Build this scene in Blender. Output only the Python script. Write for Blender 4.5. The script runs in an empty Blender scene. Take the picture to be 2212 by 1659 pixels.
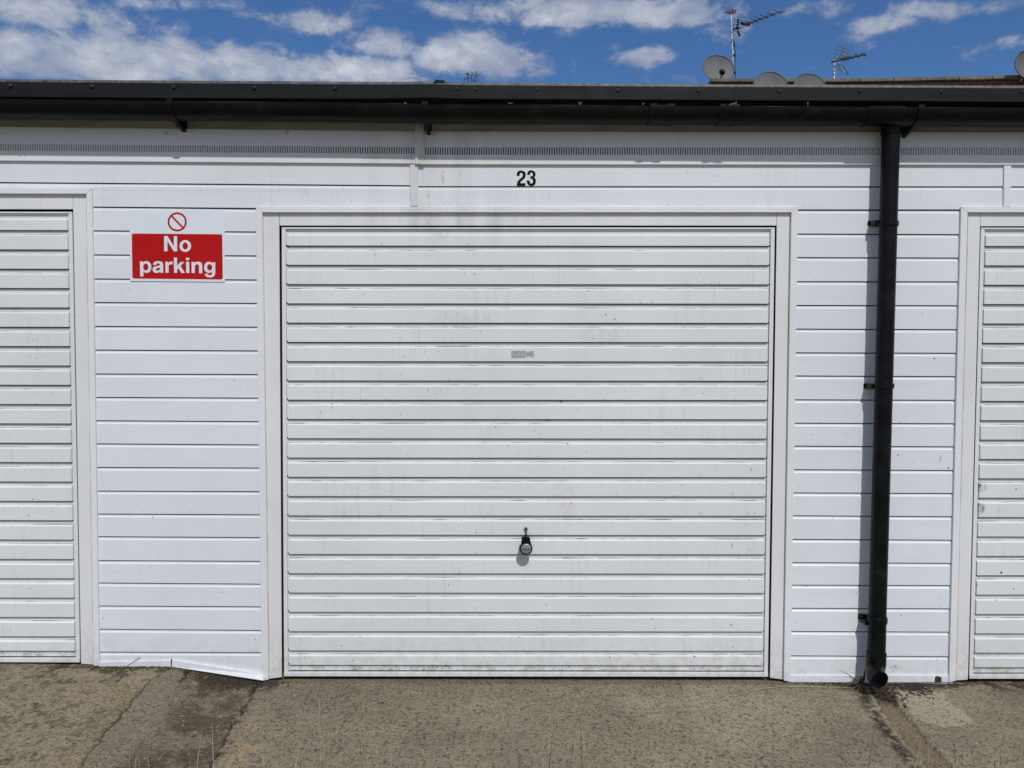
import bpy, math, random
import numpy as np
from mathutils import Vector, geometry
R = math.radians
random.seed(7)
rng = np.random.RandomState(11)
scn = bpy.context.scene
COL = scn.collection

# ------------------------------------------------------------------ camera
PW, PH, F = 2212.0, 1659.0, 1662.0          # measuring frame of the survey (pixels) and focal length in it
D, H = 3.35, 1.385                          # metres from wall, eye height
PITCH, ROLL = R(-1.8), R(0.16)
cy, sy = math.cos(PITCH), math.sin(PITCH)
fwd = Vector((0, cy, sy)); r0 = Vector((1, 0, 0)); u0 = Vector((0, -sy, cy))
right = r0*math.cos(ROLL) + u0*math.sin(ROLL)
up = -r0*math.sin(ROLL) + u0*math.cos(ROLL)
EYE = Vector((0, -D, H))
cam_d = bpy.data.cameras.new('camera'); cam = bpy.data.objects.new('camera', cam_d); COL.objects.link(cam)
cam_d.sensor_width = 36; cam_d.lens = 36*F/PW; cam_d.clip_end = 2000; cam_d.clip_start = 0.02
from mathutils import Matrix
M3 = Matrix((right, up, -fwd)).transposed()
cam.matrix_world = Matrix.Translation(EYE) @ M3.to_4x4()
scn.camera = cam

def ray(px, py): return fwd*F + right*(px-PW/2) + up*(PH/2-py)
def U(px, py, Y=0.0):                       # survey pixel -> point on the plane y = Y
    d = ray(px, py); return EYE + d*((Y+D)/d.y)
def UG(px, py, z=-0.02):                    # survey pixel -> point on the ground level z
    d = ray(px, py); return EYE + d*((z-H)/d.z)

# ------------------------------------------------------------------ nodes helper
class NT:
    def __init__(s, tree): s.t = tree; s.n = tree.nodes; s.l = tree.links
    def N(s, typ, **kw):
        n = s.n.new(typ)
        for k, v in kw.items(): setattr(n, k, v)
        return n
    def L(s, a, b): s.l.new(a, b)
    def val(s, sock, v):
        if hasattr(v, 'is_output'): s.L(v, sock)
        else: sock.default_value = v
    def math(s, op, a, b=None, c=None, clamp=False):
        n = s.N('ShaderNodeMath', operation=op, use_clamp=clamp)
        s.val(n.inputs[0], a)
        if b is not None: s.val(n.inputs[1], b)
        if c is not None: s.val(n.inputs[2], c)
        return n.outputs[0]
    def vmul(s, v, k):
        n = s.N('ShaderNodeVectorMath', operation='MULTIPLY'); s.L(v, n.inputs[0]); n.inputs[1].default_value = k
        return n.outputs[0]
    def noise(s, vec, scale, detail=3, rough=.55, dist=0.0):
        n = s.N('ShaderNodeTexNoise'); s.L(vec, n.inputs['Vector'])
        n.inputs['Scale'].default_value = scale; n.inputs['Detail'].default_value = detail
        n.inputs['Roughness'].default_value = rough; n.inputs['Distortion'].default_value = dist
        return n.outputs[0]
    def rng(s, v, a, b, c=0.0, d=1.0, smooth=False):
        n = s.N('ShaderNodeMapRange'); n.clamp = True
        if smooth: n.interpolation_type = 'SMOOTHSTEP'
        s.L(v, n.inputs[0])
        for i, x in enumerate((a, b, c, d)): n.inputs[i+1].default_value = x
        return n.outputs[0]
    def mix(s, f, a, b, mode='MIX'):
        n = s.N('ShaderNodeMix', data_type='RGBA', blend_type=mode)
        s.val(n.inputs[0], f)
        for i, x in ((6, a), (7, b)):
            if hasattr(x, 'is_output'): s.L(x, n.inputs[i])
            else: n.inputs[i].default_value = (*x, 1)
        return n.outputs[2]

# ------------------------------------------------------------------ sun, sky
SUN = Vector((0.27, -1.0, 1.17)).normalized()
EL = math.asin(SUN.z); ROT = math.atan2(SUN.x, SUN.y)
sd = bpy.data.lights.new('sun', 'SUN'); sd.energy = 2.85; sd.angle = R(1.2); sd.color = (1, .965, .91)
so = bpy.data.objects.new('sun', sd); COL.objects.link(so)
so.rotation_euler = (-SUN).to_track_quat('-Z', 'Y').to_euler(); so.location = SUN*20
w = bpy.data.worlds.new('World'); scn.world = w; w.use_nodes = True
w.node_tree.nodes.clear(); T = NT(w.node_tree)
out = T.N('ShaderNodeOutputWorld'); bg = T.N('ShaderNodeBackground'); T.L(bg.outputs[0], out.inputs[0])
sky = T.N('ShaderNodeTexSky', sky_type='NISHITA'); sky.sun_disc = False
sky.sun_elevation = EL; sky.sun_rotation = ROT; sky.air_density = 1.0; sky.dust_density = 0.3; sky.ozone_density = 3.0
tc = T.N('ShaderNodeTexCoord'); dirv = tc.outputs['Generated']
sep = T.N('ShaderNodeSeparateXYZ'); T.L(dirv, sep.inputs[0])
zz = T.math('MAXIMUM', sep.outputs[2], 0.03)
cu = T.math('DIVIDE', sep.outputs[0], zz); cv = T.math('DIVIDE', sep.outputs[1], zz)
cmb = T.N('ShaderNodeCombineXYZ'); T.L(cu, cmb.inputs[0]); T.L(cv, cmb.inputs[1])
plane = cmb.outputs[0]                       # the flat cloud deck seen overhead
warpn = T.N('ShaderNodeTexNoise'); T.L(plane, warpn.inputs['Vector']); warpn.inputs['Scale'].default_value = 5; warpn.inputs['Detail'].default_value = 3
wv = T.N('ShaderNodeVectorMath', operation='MULTIPLY_ADD'); T.L(warpn.outputs[1], wv.inputs[0]); wv.inputs[1].default_value = (.13, .13, 0); T.L(plane, wv.inputs[2])
wplane = wv.outputs[0]
wd = T.N('ShaderNodeTexNoise'); T.L(dirv, wd.inputs['Vector']); wd.inputs['Scale'].default_value = 9; wd.inputs['Detail'].default_value = 3
wv2 = T.N('ShaderNodeVectorMath', operation='MULTIPLY_ADD'); T.L(wd.outputs[1], wv2.inputs[0]); wv2.inputs[1].default_value = (.05, .05, .05); T.L(dirv, wv2.inputs[2])
cpl = T.vmul(wv2.outputs[0], (1, 1, 1.9))
f1 = T.noise(cpl, 11.5, 11, .66, 0.0); f2 = T.noise(cpl, 15.0, 6, .55)
bil = T.math('SUBTRACT', 1.0, T.math('MULTIPLY', T.math('ABSOLUTE', T.math('SUBTRACT', f2, .5)), 4.5))
f3 = T.noise(cpl, 34.0, 7, .65)
n_fine = T.math('ADD', T.math('MULTIPLY_ADD', f1, 1.0, T.math('MULTIPLY_ADD', f3, .55, -.275)), T.math('MULTIPLY_ADD', bil, .08, -.05))
n_big = T.noise(plane, 2.2, 3, .5)
# cumulus groups: centre and radii (survey pixels -> deck coordinates), weight
CL = [(70,120,110,60,.9),(250,130,210,62,1.15),(420,110,90,42,.7),(120,30,130,34,.75),(230,70,110,35,.55),(520,140,150,44,.95),
      (330,60,110,30,.5),(690,50,90,34,.75),(820,90,110,36,.8),(700,145,200,40,.95),(1000,115,120,50,1.0),(1110,135,80,32,.6),(560,30,70,18,.35),
      (1000,20,80,22,.6),(1180,18,190,34,.85),(1450,25,140,34,.75),(1560,60,60,26,.5),(1395,120,60,26,.75),(1330,95,24,14,.35),
      (1780,15,110,26,.55),(1890,45,80,30,.7),(2010,14,110,22,.6),(2100,10,90,18,.4),(2185,88,50,18,.45),(1850,70,50,18,.4),
      (1210,68,40,14,.3),(-200,100,260,80,.9),(2500,60,200,50,.7),(380,5,150,18,.45)]
acc = None
for (px, py, rx, ry, wt) in CL:
    def deck(a, b):
        d = ray(a, b); return d.x/d.z, d.y/d.z
    c0 = deck(px, py+4); c1 = deck(px+rx, py+4); c2 = deck(px, py+4-ry)
    sx_, sy_ = abs(c1[0]-c0[0]), abs(c2[1]-c0[1])
    a = T.N('ShaderNodeVectorMath', operation='SUBTRACT'); T.L(plane, a.inputs[0]); a.inputs[1].default_value = (c0[0], c0[1], 0)
    b = T.vmul(a.outputs[0], (1/sx_, 1/sy_, 0))
    ln = T.N('ShaderNodeVectorMath', operation='LENGTH'); T.L(b, ln.inputs[0])
    g = T.rng(ln.outputs[1], 0.25, 1.75, wt, 0.0, smooth=True)
    acc = g if acc is None else T.math('MAXIMUM', acc, g)
# away from the surveyed patch the deck is plain broken cloud
front = T.rng(cv, 1.2, 1.9, 0.0, 1.0)
base_d = T.rng(n_big, .36, .52, 0.0, 1.0)
bias = T.math('ADD', T.math('MULTIPLY', acc, front), T.math('MULTIPLY', base_d, T.math('SUBTRACT', 1.0, front)))
dens = T.math('ADD', T.math('MULTIPLY', n_fine, 1.75), T.math('MULTIPLY_ADD', bias, .88, -1.06))
cov = T.rng(dens, -.05, .42, 0.0, 1.0, smooth=True)
thick = T.rng(dens, .12, .75, 0.0, 1.0)
n_sh = T.noise(cpl, 10.0, 6, .6)
shade = T.rng(n_sh, .40, .60, 0.0, 1.0)
cbright = T.mix(shade, (3.9, 4.4, 5.6), (6.9, 7.2, 7.8))
cthin = T.mix(thick, (2.5, 3.1, 4.6), cbright)
skyc = T.mix(1.0, sky.outputs[0], (0.50, .74, 1.0), 'MULTIPLY')
T.L(T.mix(T.math('MULTIPLY', cov, .93), skyc, cthin), bg.inputs[0])
bg.inputs[1].default_value = 0.090
scn.view_settings.view_transform = 'Standard'; scn.view_settings.look = 'None'
scn.view_settings.exposure = 0.0; scn.view_settings.gamma = 1.0; scn.view_settings.use_curve_mapping = False
scn.render.engine = 'CYCLES'

# ------------------------------------------------------------------ materials
def mat(name, col=(.5,.5,.5), rough=.5, metal=0.0, spec=.5, build=None):
    m = bpy.data.materials.new(name); m.use_nodes = True; t = NT(m.node_tree)
    b = m.node_tree.nodes['Principled BSDF']
    b.inputs['Base Color'].default_value = (*col, 1); b.inputs['Roughness'].default_value = rough
    b.inputs['Metallic'].default_value = metal; b.inputs['Specular IOR Level'].default_value = spec
    if build:
        g = t.N('ShaderNodeNewGeometry'); build(t, b, g.outputs['Position'])
    return m
def bump(t, b, h, strength, dist=.01):
    n = t.N('ShaderNodeBump'); n.inputs['Strength'].default_value = strength; n.inputs['Distance'].default_value = dist
    t.L(h, n.inputs['Height']); t.L(n.outputs[0], b.inputs['Normal'])

def white_mat(name, base, streak=.35, speck=.6, stain=0.0, low=.25, rough=.42, wob=.12, edge=False, smudge=()):
    def bd(t, b, P):
        s = t.N('ShaderNodeSeparateXYZ'); t.L(P, s.inputs[0]); X, Z = s.outputs[0], s.outputs[2]
        big = t.noise(P, 1.1, 4, .6)
        c = t.mix(t.rng(big, .3, .7), tuple(x*.94 for x in base), tuple(min(.86, x*1.04) for x in base))
        # rain streaks
        sv = t.noise(t.vmul(P, (1, 1, .045)), 62, 3, .65)
        mk = t.rng(t.noise(t.vmul(P, (1, 1, 2.2)), 2.3, 4, .6), .46, .66)
        stf = t.math('MULTIPLY', t.math('MULTIPLY', t.rng(sv, .52, .74), mk), streak)
        c = t.mix(stf, c, (.40, .385, .35))
        # horizontal scuffs
        hv = t.noise(t.vmul(P, (.12, 1, 1.6)), 30, 4, .6)
        c = t.mix(t.math('MULTIPLY', t.rng(hv, .58, .8), .16), c, (.42, .41, .39))
        # run-off stains under the header joint
        if stain:
            band = t.rng(t.math('ABSOLUTE', t.math('SUBTRACT', X, -.30)), .05, .55, 1, 0, smooth=True)
            hi = t.rng(Z, 1.75, 1.98, 0, 1, smooth=True)
            sn = t.rng(t.noise(t.vmul(P, (1, 1, .12)), 9, 4, .6), .44, .68)
            c = t.mix(t.math('MULTIPLY', t.math('MULTIPLY', band, hi), t.math('MULTIPLY', sn, stain)), c, (.26, .23, .17))
        # splash-back grime near the ground
        lo = t.rng(Z, 0.0, .26, 1, 0, smooth=True)
        ln = t.rng(t.noise(P, 26, 5, .7), .42, .72)
        c = t.mix(t.math('MULTIPLY', t.math('MULTIPLY', lo, ln), low), c, (.30, .28, .23))
        for (px_, py_, rx, ry, k_, colr) in smudge:
            q_ = U(px_, py_, 0); dx = t.math('DIVIDE', t.math('SUBTRACT', X, q_.x), rx); dz = t.math('DIVIDE', t.math('SUBTRACT', Z, q_.z), ry)
            dd = t.math('SQRT', t.math('ADD', t.math('MULTIPLY', dx, dx), t.math('MULTIPLY', dz, dz)))
            mm = t.math('MULTIPLY', t.rng(dd, .25, 1.0, 1, 0, smooth=True), t.rng(t.noise(t.vmul(P, (1, 1, .45)), 55, 5, .7), .42, .60))
            c = t.mix(t.math('MULTIPLY', mm, k_*(.55 if rx > .045 else .9)), c, colr)
        # specks and chips
        sp = t.rng(t.noise(t.vmul(P, (1, 1, .7)), 75, 1, .5), .735, .77)
        sp2 = t.rng(t.noise(P, 3.3, 2, .5), .42, .62)
        c = t.mix(t.math('MULTIPLY', t.math('MULTIPLY', sp, sp2), speck), c, (.10, .095, .08))
        sp3 = t.rng(t.noise(t.vmul(P, (1, 1, 1)), 21, 1, .5), .845, .855)
        c = t.mix(t.math('MULTIPLY', sp3, .8), c, (.05, .045, .04))
        if name.startswith('grimy'):
            gm = t.math('MULTIPLY', t.rng(t.noise(t.vmul(P, (1, 1, 1.4)), 110, 4, .75), .52, .62), t.rng(t.noise(P, 7, 3, .6), .42, .60)); c = t.mix(t.math('MULTIPLY', gm, .85), c, (.05,.05,.04))
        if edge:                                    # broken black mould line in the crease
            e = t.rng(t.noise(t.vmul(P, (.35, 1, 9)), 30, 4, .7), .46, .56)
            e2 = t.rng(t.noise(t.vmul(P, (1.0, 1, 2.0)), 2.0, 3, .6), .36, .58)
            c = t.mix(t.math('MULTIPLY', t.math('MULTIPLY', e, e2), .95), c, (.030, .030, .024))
        t.L(c, b.inputs['Base Color'])
        t.L(t.rng(big, .3, .7, rough-.06, rough+.1), b.inputs['Roughness'])
        h = t.math('ADD', t.noise(P, 2.6, 2, .5), t.math('MULTIPLY', t.noise(P, 160, 2, .6), .02))
        bump(t, b, h, wob, .05)
    return mat(name, base, rough, spec=.4, build=bd)

M = {}
M['clad'] = white_mat('white_upvc_cladding', (.685, .715, .752), streak=.12, speck=.35, low=.20, wob=.12, smudge=(
    (2029,990,.012,.03,.6,(.40,.33,.18)), (240,1385,.05,.035,.45,(.35,.30,.22)), (550,1402,.03,.02,.6,(.30,.24,.16)), (345,565,.02,.05,.2,(.3,.3,.28)), (1930,1440,.06,.02,.5,(.12,.11,.10)), (1730,1450,.04,.03,.3,(.3,.27,.22))))
M['clad_hdr'] = white_mat('white_upvc_header', (.685, .715, .752), streak=.26, speck=.35, low=0, stain=.15, wob=.12, smudge=(
    (957,380,.012,.05,.6,(.42,.36,.26)), (995,385,.010,.05,.75,(.45,.37,.24)), (926,420,.008,.03,.7,(.25,.25,.24)), (660,420,.02,.05,.35,(.3,.3,.28)), (960,445,.20,.02,.55,(.30,.28,.24)), (1500,447,.30,.012,.5,(.35,.33,.28))))
M['door'] = white_mat('white_painted_steel', (.675, .702, .708), streak=.46, speck=.7, low=.35, stain=.25, rough=.4, wob=.12, smudge=(
    (2116,1052,.044,.030,1.1,(.04,.04,.04)), (2114,1098,.044,.034,1.1,(.05,.05,.05)), (2109,1100,.02,.03,1.1,(.05,.05,.05)), (1225,1075,.07,.16,.40,(.40,.34,.26)), (1000,690,.22,.07,.35,(.36,.31,.24)),
    (1310,720,.20,.08,.40,(.36,.31,.24)), (740,1130,.12,.10,.3,(.42,.40,.34)), (957,500,.05,.05,.6,(.30,.27,.22)), (850,1400,.25,.05,.3,(.42,.37,.3)), (2130,1420,.05,.03,.4,(.2,.18,.14))))
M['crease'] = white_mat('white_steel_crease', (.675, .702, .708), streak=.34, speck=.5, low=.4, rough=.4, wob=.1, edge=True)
M['rail'] = white_mat('grimy_bottom_rail', (.68, .70, .69), streak=.4, speck=1.0, low=.75, rough=.5)
M['frame'] = white_mat('white_frame_paint', (.68, .70, .70), streak=.22, speck=.35, low=.5, stain=.5, wob=.1)
M['trim'] = white_mat('white_upvc_trim', (.70, .722, .75), streak=.12, speck=.3, low=.3, stain=.35, wob=.08)
M['fascia'] = white_mat('white_fascia', (.70, .71, .71), streak=.3, speck=.4, low=0, stain=.3, wob=.1)
def ob_f(t, b, P):
    t.L(t.mix(t.rng(t.noise(P, 9, 3), .4, .6), (.50,.36,.25), (.62,.58,.50)), b.inputs['Base Color'])
M['sealant'] = mat('brown_stained_sealant', (.5,.4,.3), .8, build=ob_f)
M['slot_shade'] = mat('groove_shade_brown', (.07,.055,.045), .9, build=lambda t,b,P: t.L(t.mix(t.rng(t.noise(t.vmul(P,(.3,1,1)), 12, 4, .6), .35, .65), (.035,.028,.024), (.17,.145,.13)), b.inputs['Base Color']))  # dark brown painted into grooves and slots to deepen their shade
M['dark'] = mat('dark_interior', (.012,.012,.012), .9)
M['slot'] = mat('vent_cavity', (.012,.011,.010), .9)  # near-black backing puts the shade inside the vent slots into colour
M['eave_shade'] = mat('eave_shade_brown', (.2,.17,.13), .8, build=lambda t,b,P: t.L(t.mix(t.rng(t.noise(t.vmul(P,(.3,1,1)), 14, 5, .6), .35, .65), (.34,.325,.30), (.47,.455,.43)), b.inputs['Base Color']))  # grey-brown puts shade and dirt under the gutter into the colour
def pl(t, b, P):
    n = t.noise(t.vmul(P, (.15, 1, 1)), 24, 5, .65)
    d = t.rng(t.noise(P, 7, 5, .7), .55, .8)
    c = t.mix(t.rng(n, .3, .7), (.0025,.0032,.0034), (.0048,.0062,.0064)); c = t.mix(t.math('MULTIPLY', d, .35), c, (.05,.052,.04))
    t.L(c, b.inputs['Base Color']); t.L(t.rng(n, .3, .7, .28, .5), b.inputs['Roughness'])
M['plastic'] = mat('black_pvc', (.01,.01,.01), .38, spec=.16, build=pl)
def al(t, b, P):
    n = t.noise(t.vmul(P, (.10, 1, 1)), 30, 5, .65); v = t.noise(t.vmul(P, (1, 1, .1)), 12, 4, .6)
    c = t.mix(t.rng(n, .3, .7), (.007,.008,.009), (.014,.0155,.0165)); c = t.mix(t.math('MULTIPLY', t.rng(v, .58, .8), .5), c, (.034,.037,.037))
    t.L(c, b.inputs['Base Color']); t.L(t.rng(v, .3, .7, .45, .65), b.inputs['Roughness'])
M['alu'] = mat('black_coated_aluminium', (.03,.03,.03), .6, spec=.10, build=al)
def alt(t, b, P):
    n = t.noise(t.vmul(P, (1, 1, 1)), 40, 5, .65)
    t.L(t.mix(t.rng(n, .35, .65), (.020,.020,.020), (.10,.10,.092)), b.inputs['Base Color'])
M['alu_edge'] = mat('lit_trim_edge', (.2,.2,.19), .6, build=alt)  # paler colour paints the lit line along the trim's top edge
M['screw'] = mat('black_screw', (.012,.013,.016), .35)
M['steel'] = mat('dull_steel', (.32,.31,.29), .45, metal=.8)
def brn(t, b, P):
    t.L(t.mix(t.rng(t.noise(P, 300, 3), .4, .6), (.10,.075,.06), (.24,.20,.17)), b.inputs['Base Color'])
M['brass'] = mat('tarnished_lock_metal', (.2,.15,.1), .5, metal=.5, build=brn)
M['felt'] = mat('roof_felt', (.07,.07,.065), .95)
M['red'] = mat('sign_red', (.36,.010,.010), .45, spec=.15, build=lambda t,b,P: t.L(t.mix(t.rng(t.noise(P, 5, 3), .3, .7), (.40,.006,.006), (.46,.008,.007)), b.inputs['Base Color']))
M['signw'] = mat('sign_white', (.66,.72,.78), .3, build=lambda t,b,P: t.L(t.mix(t.rng(t.noise(P, 6, 3), .3, .7), (.64,.70,.76), (.69,.75,.81)), b.inputs['Base Color']))
M['vinyl'] = mat('black_vinyl', (.004,.004,.005), .5, spec=.1)
M['silver'] = mat('silver_cap', (.27,.28,.30), .42, metal=.5)
M['patch'] = mat('glue_residue', (.42,.42,.41), .7, build=lambda t,b,P: t.L(t.mix(t.rng(t.noise(P, 130, 4), .42, .6), (.42,.42,.41), (.30,.295,.285)), b.inputs['Base Color']))
def dish_b(t, b, P):
    n = t.noise(t.vmul(P, (1, 1, .2)), 6, 4, .6)
    t.L(t.mix(t.rng(n, .35, .65), (.095,.10,.105), (.135,.14,.14)), b.inputs['Base Color'])
M['dish'] = mat('grey_dish_mesh', (.12,.12,.12), .7, build=dish_b)
def dish_m(t, b, P):
    dish_b(t, b, P)
    ts = t.N('ShaderNodeBsdfTransparent'); mx = t.N('ShaderNodeMixShader'); mx.inputs[0].default_value = .14
    o = [n for n in t.n if n.type == 'OUTPUT_MATERIAL'][0]
    t.L(b.outputs[0], mx.inputs[1]); t.L(ts.outputs[0], mx.inputs[2]); t.L(mx.outputs[0], o.inputs[0])
M['dish_mesh'] = mat('perforated_dish_mesh', (.12,.12,.12), .7, build=dish_m)
M['pole'] = mat('galvanised_pole', (.42,.42,.40), .5, metal=.5, build=lambda t,b,P: t.L(t.mix(t.rng(t.noise(P, 14, 4), .4, .6), (.25,.25,.24), (.55,.54,.52)), b.inputs['Base Color']))
M['aerial'] = mat('weathered_aerial_metal', (.10,.10,.095), .6, metal=.2)
M['aerial_l'] = mat('bright_aerial_rod', (.40,.42,.44), .5, metal=.3)
def cop(t, b, P):
    n = t.noise(P, 5, 5, .7); t.L(t.mix(t.rng(n, .3, .7), (.085,.08,.065), (.20,.185,.15)), b.inputs['Base Color']); bump(t, b, n, .4, .05)
M['coping'] = mat('weathered_coping', (.15,.14,.12), .9, build=cop)
def brick(t, b, P):
    s = t.N('ShaderNodeSeparateXYZ'); t.L(P, s.inputs[0]); c = t.N('ShaderNodeCombineXYZ'); t.L(s.outputs[0], c.inputs[0]); t.L(s.outputs[2], c.inputs[1])
    n = t.N('ShaderNodeTexBrick'); t.L(c.outputs[0], n.inputs[0]); n.inputs['Scale'].default_value = 1
    n.inputs['Color1'].default_value = (.16,.045,.03,1); n.inputs['Color2'].default_value = (.10,.035,.025,1); n.inputs['Mortar'].default_value = (.2,.18,.15,1)
    n.inputs['Brick Width'].default_value = .225; n.inputs['Row Height'].default_value = .075; n.inputs['Mortar Size'].default_value = .008
    t.L(n.outputs[0], b.inputs['Base Color'])
M['brick'] = mat('red_brick', (.2,.06,.04), .9, build=brick)
M['leaf'] = mat('leaf_green', (.045,.085,.03), .6, build=lambda t,b,P: t.L(t.mix(t.rng(t.noise(P, 25, 2), .4, .6), (.008,.030,.010), (.035,.080,.025)), b.inputs['Base Color']))
M['straw'] = mat('dry_straw', (.42,.33,.20), .8, build=lambda t,b,P: t.L(t.mix(t.rng(t.noise(P, 30, 2), .4, .6), (.26,.20,.12), (.42,.34,.22)), b.inputs['Base Color']))
M['redstraw'] = mat('reddish_dry_stem', (.16,.085,.045), .8, build=lambda t,b,P: t.L(t.mix(t.rng(t.noise(P, 40, 2), .4, .6), (.085,.055,.034), (.23,.16,.095)), b.inputs['Base Color']))
M['moss'] = mat('dark_moss_litter', (.03,.025,.015), .95, build=lambda t,b,P: t.L(t.mix(t.rng(t.noise(P, 90, 3), .4, .6), (.009,.007,.005), (.050,.036,.020)), b.inputs['Base Color']))
def gnd(t, b, P):
    a = t.N('ShaderNodeAttribute', attribute_name='albedo')
    f = t.rng(t.noise(P, 150, 6, .85), .32, .68, .34, 1.56)
    hs = t.N('ShaderNodeVectorMath', operation='SCALE'); t.L(a.outputs['Color'], hs.inputs[0]); t.L(f, hs.inputs['Scale'])
    # aggregate: pale chips and dark pits
    v = t.N('ShaderNodeTexVoronoi'); t.L(P, v.inputs['Vector']); v.inputs['Scale'].default_value = 95; v.inputs['Randomness'].default_value = 1
    pick = t.N('ShaderNodeSeparateColor'); t.L(v.outputs['Color'], pick.inputs[0])
    near = t.rng(v.outputs['Distance'], .22, .5, 1, 0)
    dark = t.math('MULTIPLY', near, t.rng(pick.outputs[0], .66, .78, 0, .75)); lite = t.math('MULTIPLY', near, t.rng(pick.outputs[1], .90, .95, 0, .5))
    c = t.mix(dark, hs.outputs[0], (.035,.030,.024)); c = t.mix(lite, c, (.42,.38,.31))
    v2 = t.N('ShaderNodeTexVoronoi'); t.L(P, v2.inputs['Vector']); v2.inputs['Scale'].default_value = 34
    p2 = t.N('ShaderNodeSeparateColor'); t.L(v2.outputs['Color'], p2.inputs[0])
    d2 = t.math('MULTIPLY', t.rng(v2.outputs['Distance'], .16, .34, 1, 0), t.rng(p2.outputs[0], .80, .90, 0, .6))
    c = t.mix(d2, c, (.03,.027,.022))
    t.L(c, b.inputs['Base Color'])
    h = t.math('ADD', t.math('MULTIPLY', t.noise(P, 120, 5, .8), .9), t.math('MULTIPLY', t.math('ADD', dark, d2), -.5))
    bump(t, b, h, .9, .006)
M['ground'] = mat('weathered_concrete', (.2,.18,.14), .95, spec=.15, build=gnd)

# ------------------------------------------------------------------ mesh building
class MB:
    def __init__(s): s.v = []; s.f = []; s.m = []
    def add(s, vs, fs, mi=0):
        o = len(s.v); s.v += [tuple(v) for v in vs]
        for f in fs: s.f.append(tuple(o+i for i in f)); s.m.append(mi)
    def box(s, a, b, mi=0):
        x0,y0,z0 = a; x1,y1,z1 = b
        s.add([(x0,y0,z0),(x1,y0,z0),(x1,y1,z0),(x0,y1,z0),(x0,y0,z1),(x1,y0,z1),(x1,y1,z1),(x0,y1,z1)],
              [(0,3,2,1),(4,5,6,7),(0,1,5,4),(1,2,6,5),(2,3,7,6),(3,0,4,7)], mi)
    def prism(s, pts, Yf, Yb, mi=0, world=False):      # survey polygon (clockwise on screen) -> slab from Yf back to Yb
        P = pts if world else [U(x, y, Yf) for x, y in pts]
        n = len(P)
        vs = [(p[0], Yf, p[2]) for p in P] + [(p[0], Yb, p[2]) for p in P]
        fs = [tuple(reversed(range(n))), tuple(range(n, 2*n))] + [(i, (i+1) % n, n+(i+1) % n, n+i) for i in range(n)]
        s.add(vs, fs, mi)
    def rows(s, rws, mi=0, mis=None):                  # rows of (left point, right point) joined into a strip
        o = len(s.v)
        for a, b in rws: s.v += [tuple(a), tuple(b)]
        for i in range(len(rws)-1):
            s.f.append((o+2*i, o+2*i+1, o+2*i+3, o+2*i+2)); s.m.append(mis[i] if mis else mi)
    def tube(s, path, rad, seg=8, mi=0, caps=True):
        path = [Vector(p) for p in path]; n = len(path)
        rad = [rad]*n if not hasattr(rad, '__len__') else rad
        o = len(s.v); prev = None
        for i, p in enumerate(path):
            t = (path[min(i+1, n-1)]-path[max(i-1, 0)]).normalized()
            if prev is None:
                a = Vector((0,0,1)) if abs(t.z) < .9 else Vector((1,0,0)); x = t.cross(a).normalized()
            else: x = (prev - t*prev.dot(t)).normalized()
            prev = x; y = t.cross(x)
            for k in range(seg):
                an = 2*math.pi*k/seg; s.v.append(tuple(p + (x*math.cos(an)+y*math.sin(an))*rad[i]))
        for i in range(n-1):
            for k in range(seg):
                s.f.append((o+i*seg+k, o+i*seg+(k+1)%seg, o+(i+1)*seg+(k+1)%seg, o+(i+1)*seg+k)); s.m.append(mi)
        if caps:
            s.f.append(tuple(o+k for k in reversed(range(seg)))); s.m.append(mi)
            s.f.append(tuple(o+(n-1)*seg+k for k in range(seg))); s.m.append(mi)
WL = {}
def props(o, label=None, cat=None, group=None, kind=None):
    for k, v in (('label', label), ('category', cat), ('group', group), ('kind', kind)):
        if v: o[k] = v
def thing(name, loc, label, cat, group=None, kind=None):
    o = bpy.data.objects.new(name, None); COL.objects.link(o); o.location = loc; o.empty_display_size = .05
    WL[o] = Vector(loc); props(o, label, cat, group, kind); return o
def build(name, mb, mats, parent=None, smooth=False, bevel=0, label=None, cat=None, group=None, kind=None):
    if not isinstance(mats, (list, tuple)): mats = [mats]
    V = np.array(mb.v); lo = V.min(0); hi = V.max(0); org = Vector(((lo[0]+hi[0])/2, (lo[1]+hi[1])/2, lo[2]))
    me = bpy.data.meshes.new(name); me.from_pydata([tuple(v) for v in (V-np.array(org))], [], mb.f)
    for m in mats: me.materials.append(m)
    me.polygons.foreach_set('material_index', mb.m)
    if smooth: me.polygons.foreach_set('use_smooth', [True]*len(me.polygons))
    me.update()
    o = bpy.data.objects.new(name, me); COL.objects.link(o)
    pl_ = WL[parent] if parent else Vector((0,0,0))
    o.location = org - pl_; WL[o] = org
    if parent: o.parent = parent
    if bevel:
        b = o.modifiers.new('bevel', 'BEVEL'); b.width = bevel; b.segments = 2; b.limit_method = 'ANGLE'; b.angle_limit = R(40)
    props(o, label, cat, group, kind)
    return o
def fix(o):                                            # consistent outward normals
    import bmesh
    bm = bmesh.new(); bm.from_mesh(o.data); bmesh.ops.recalc_face_normals(bm, faces=bm.faces); bm.to_mesh(o.data); bm.free(); return o
def lerp(a, b, t): return a+(b-a)*t

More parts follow.
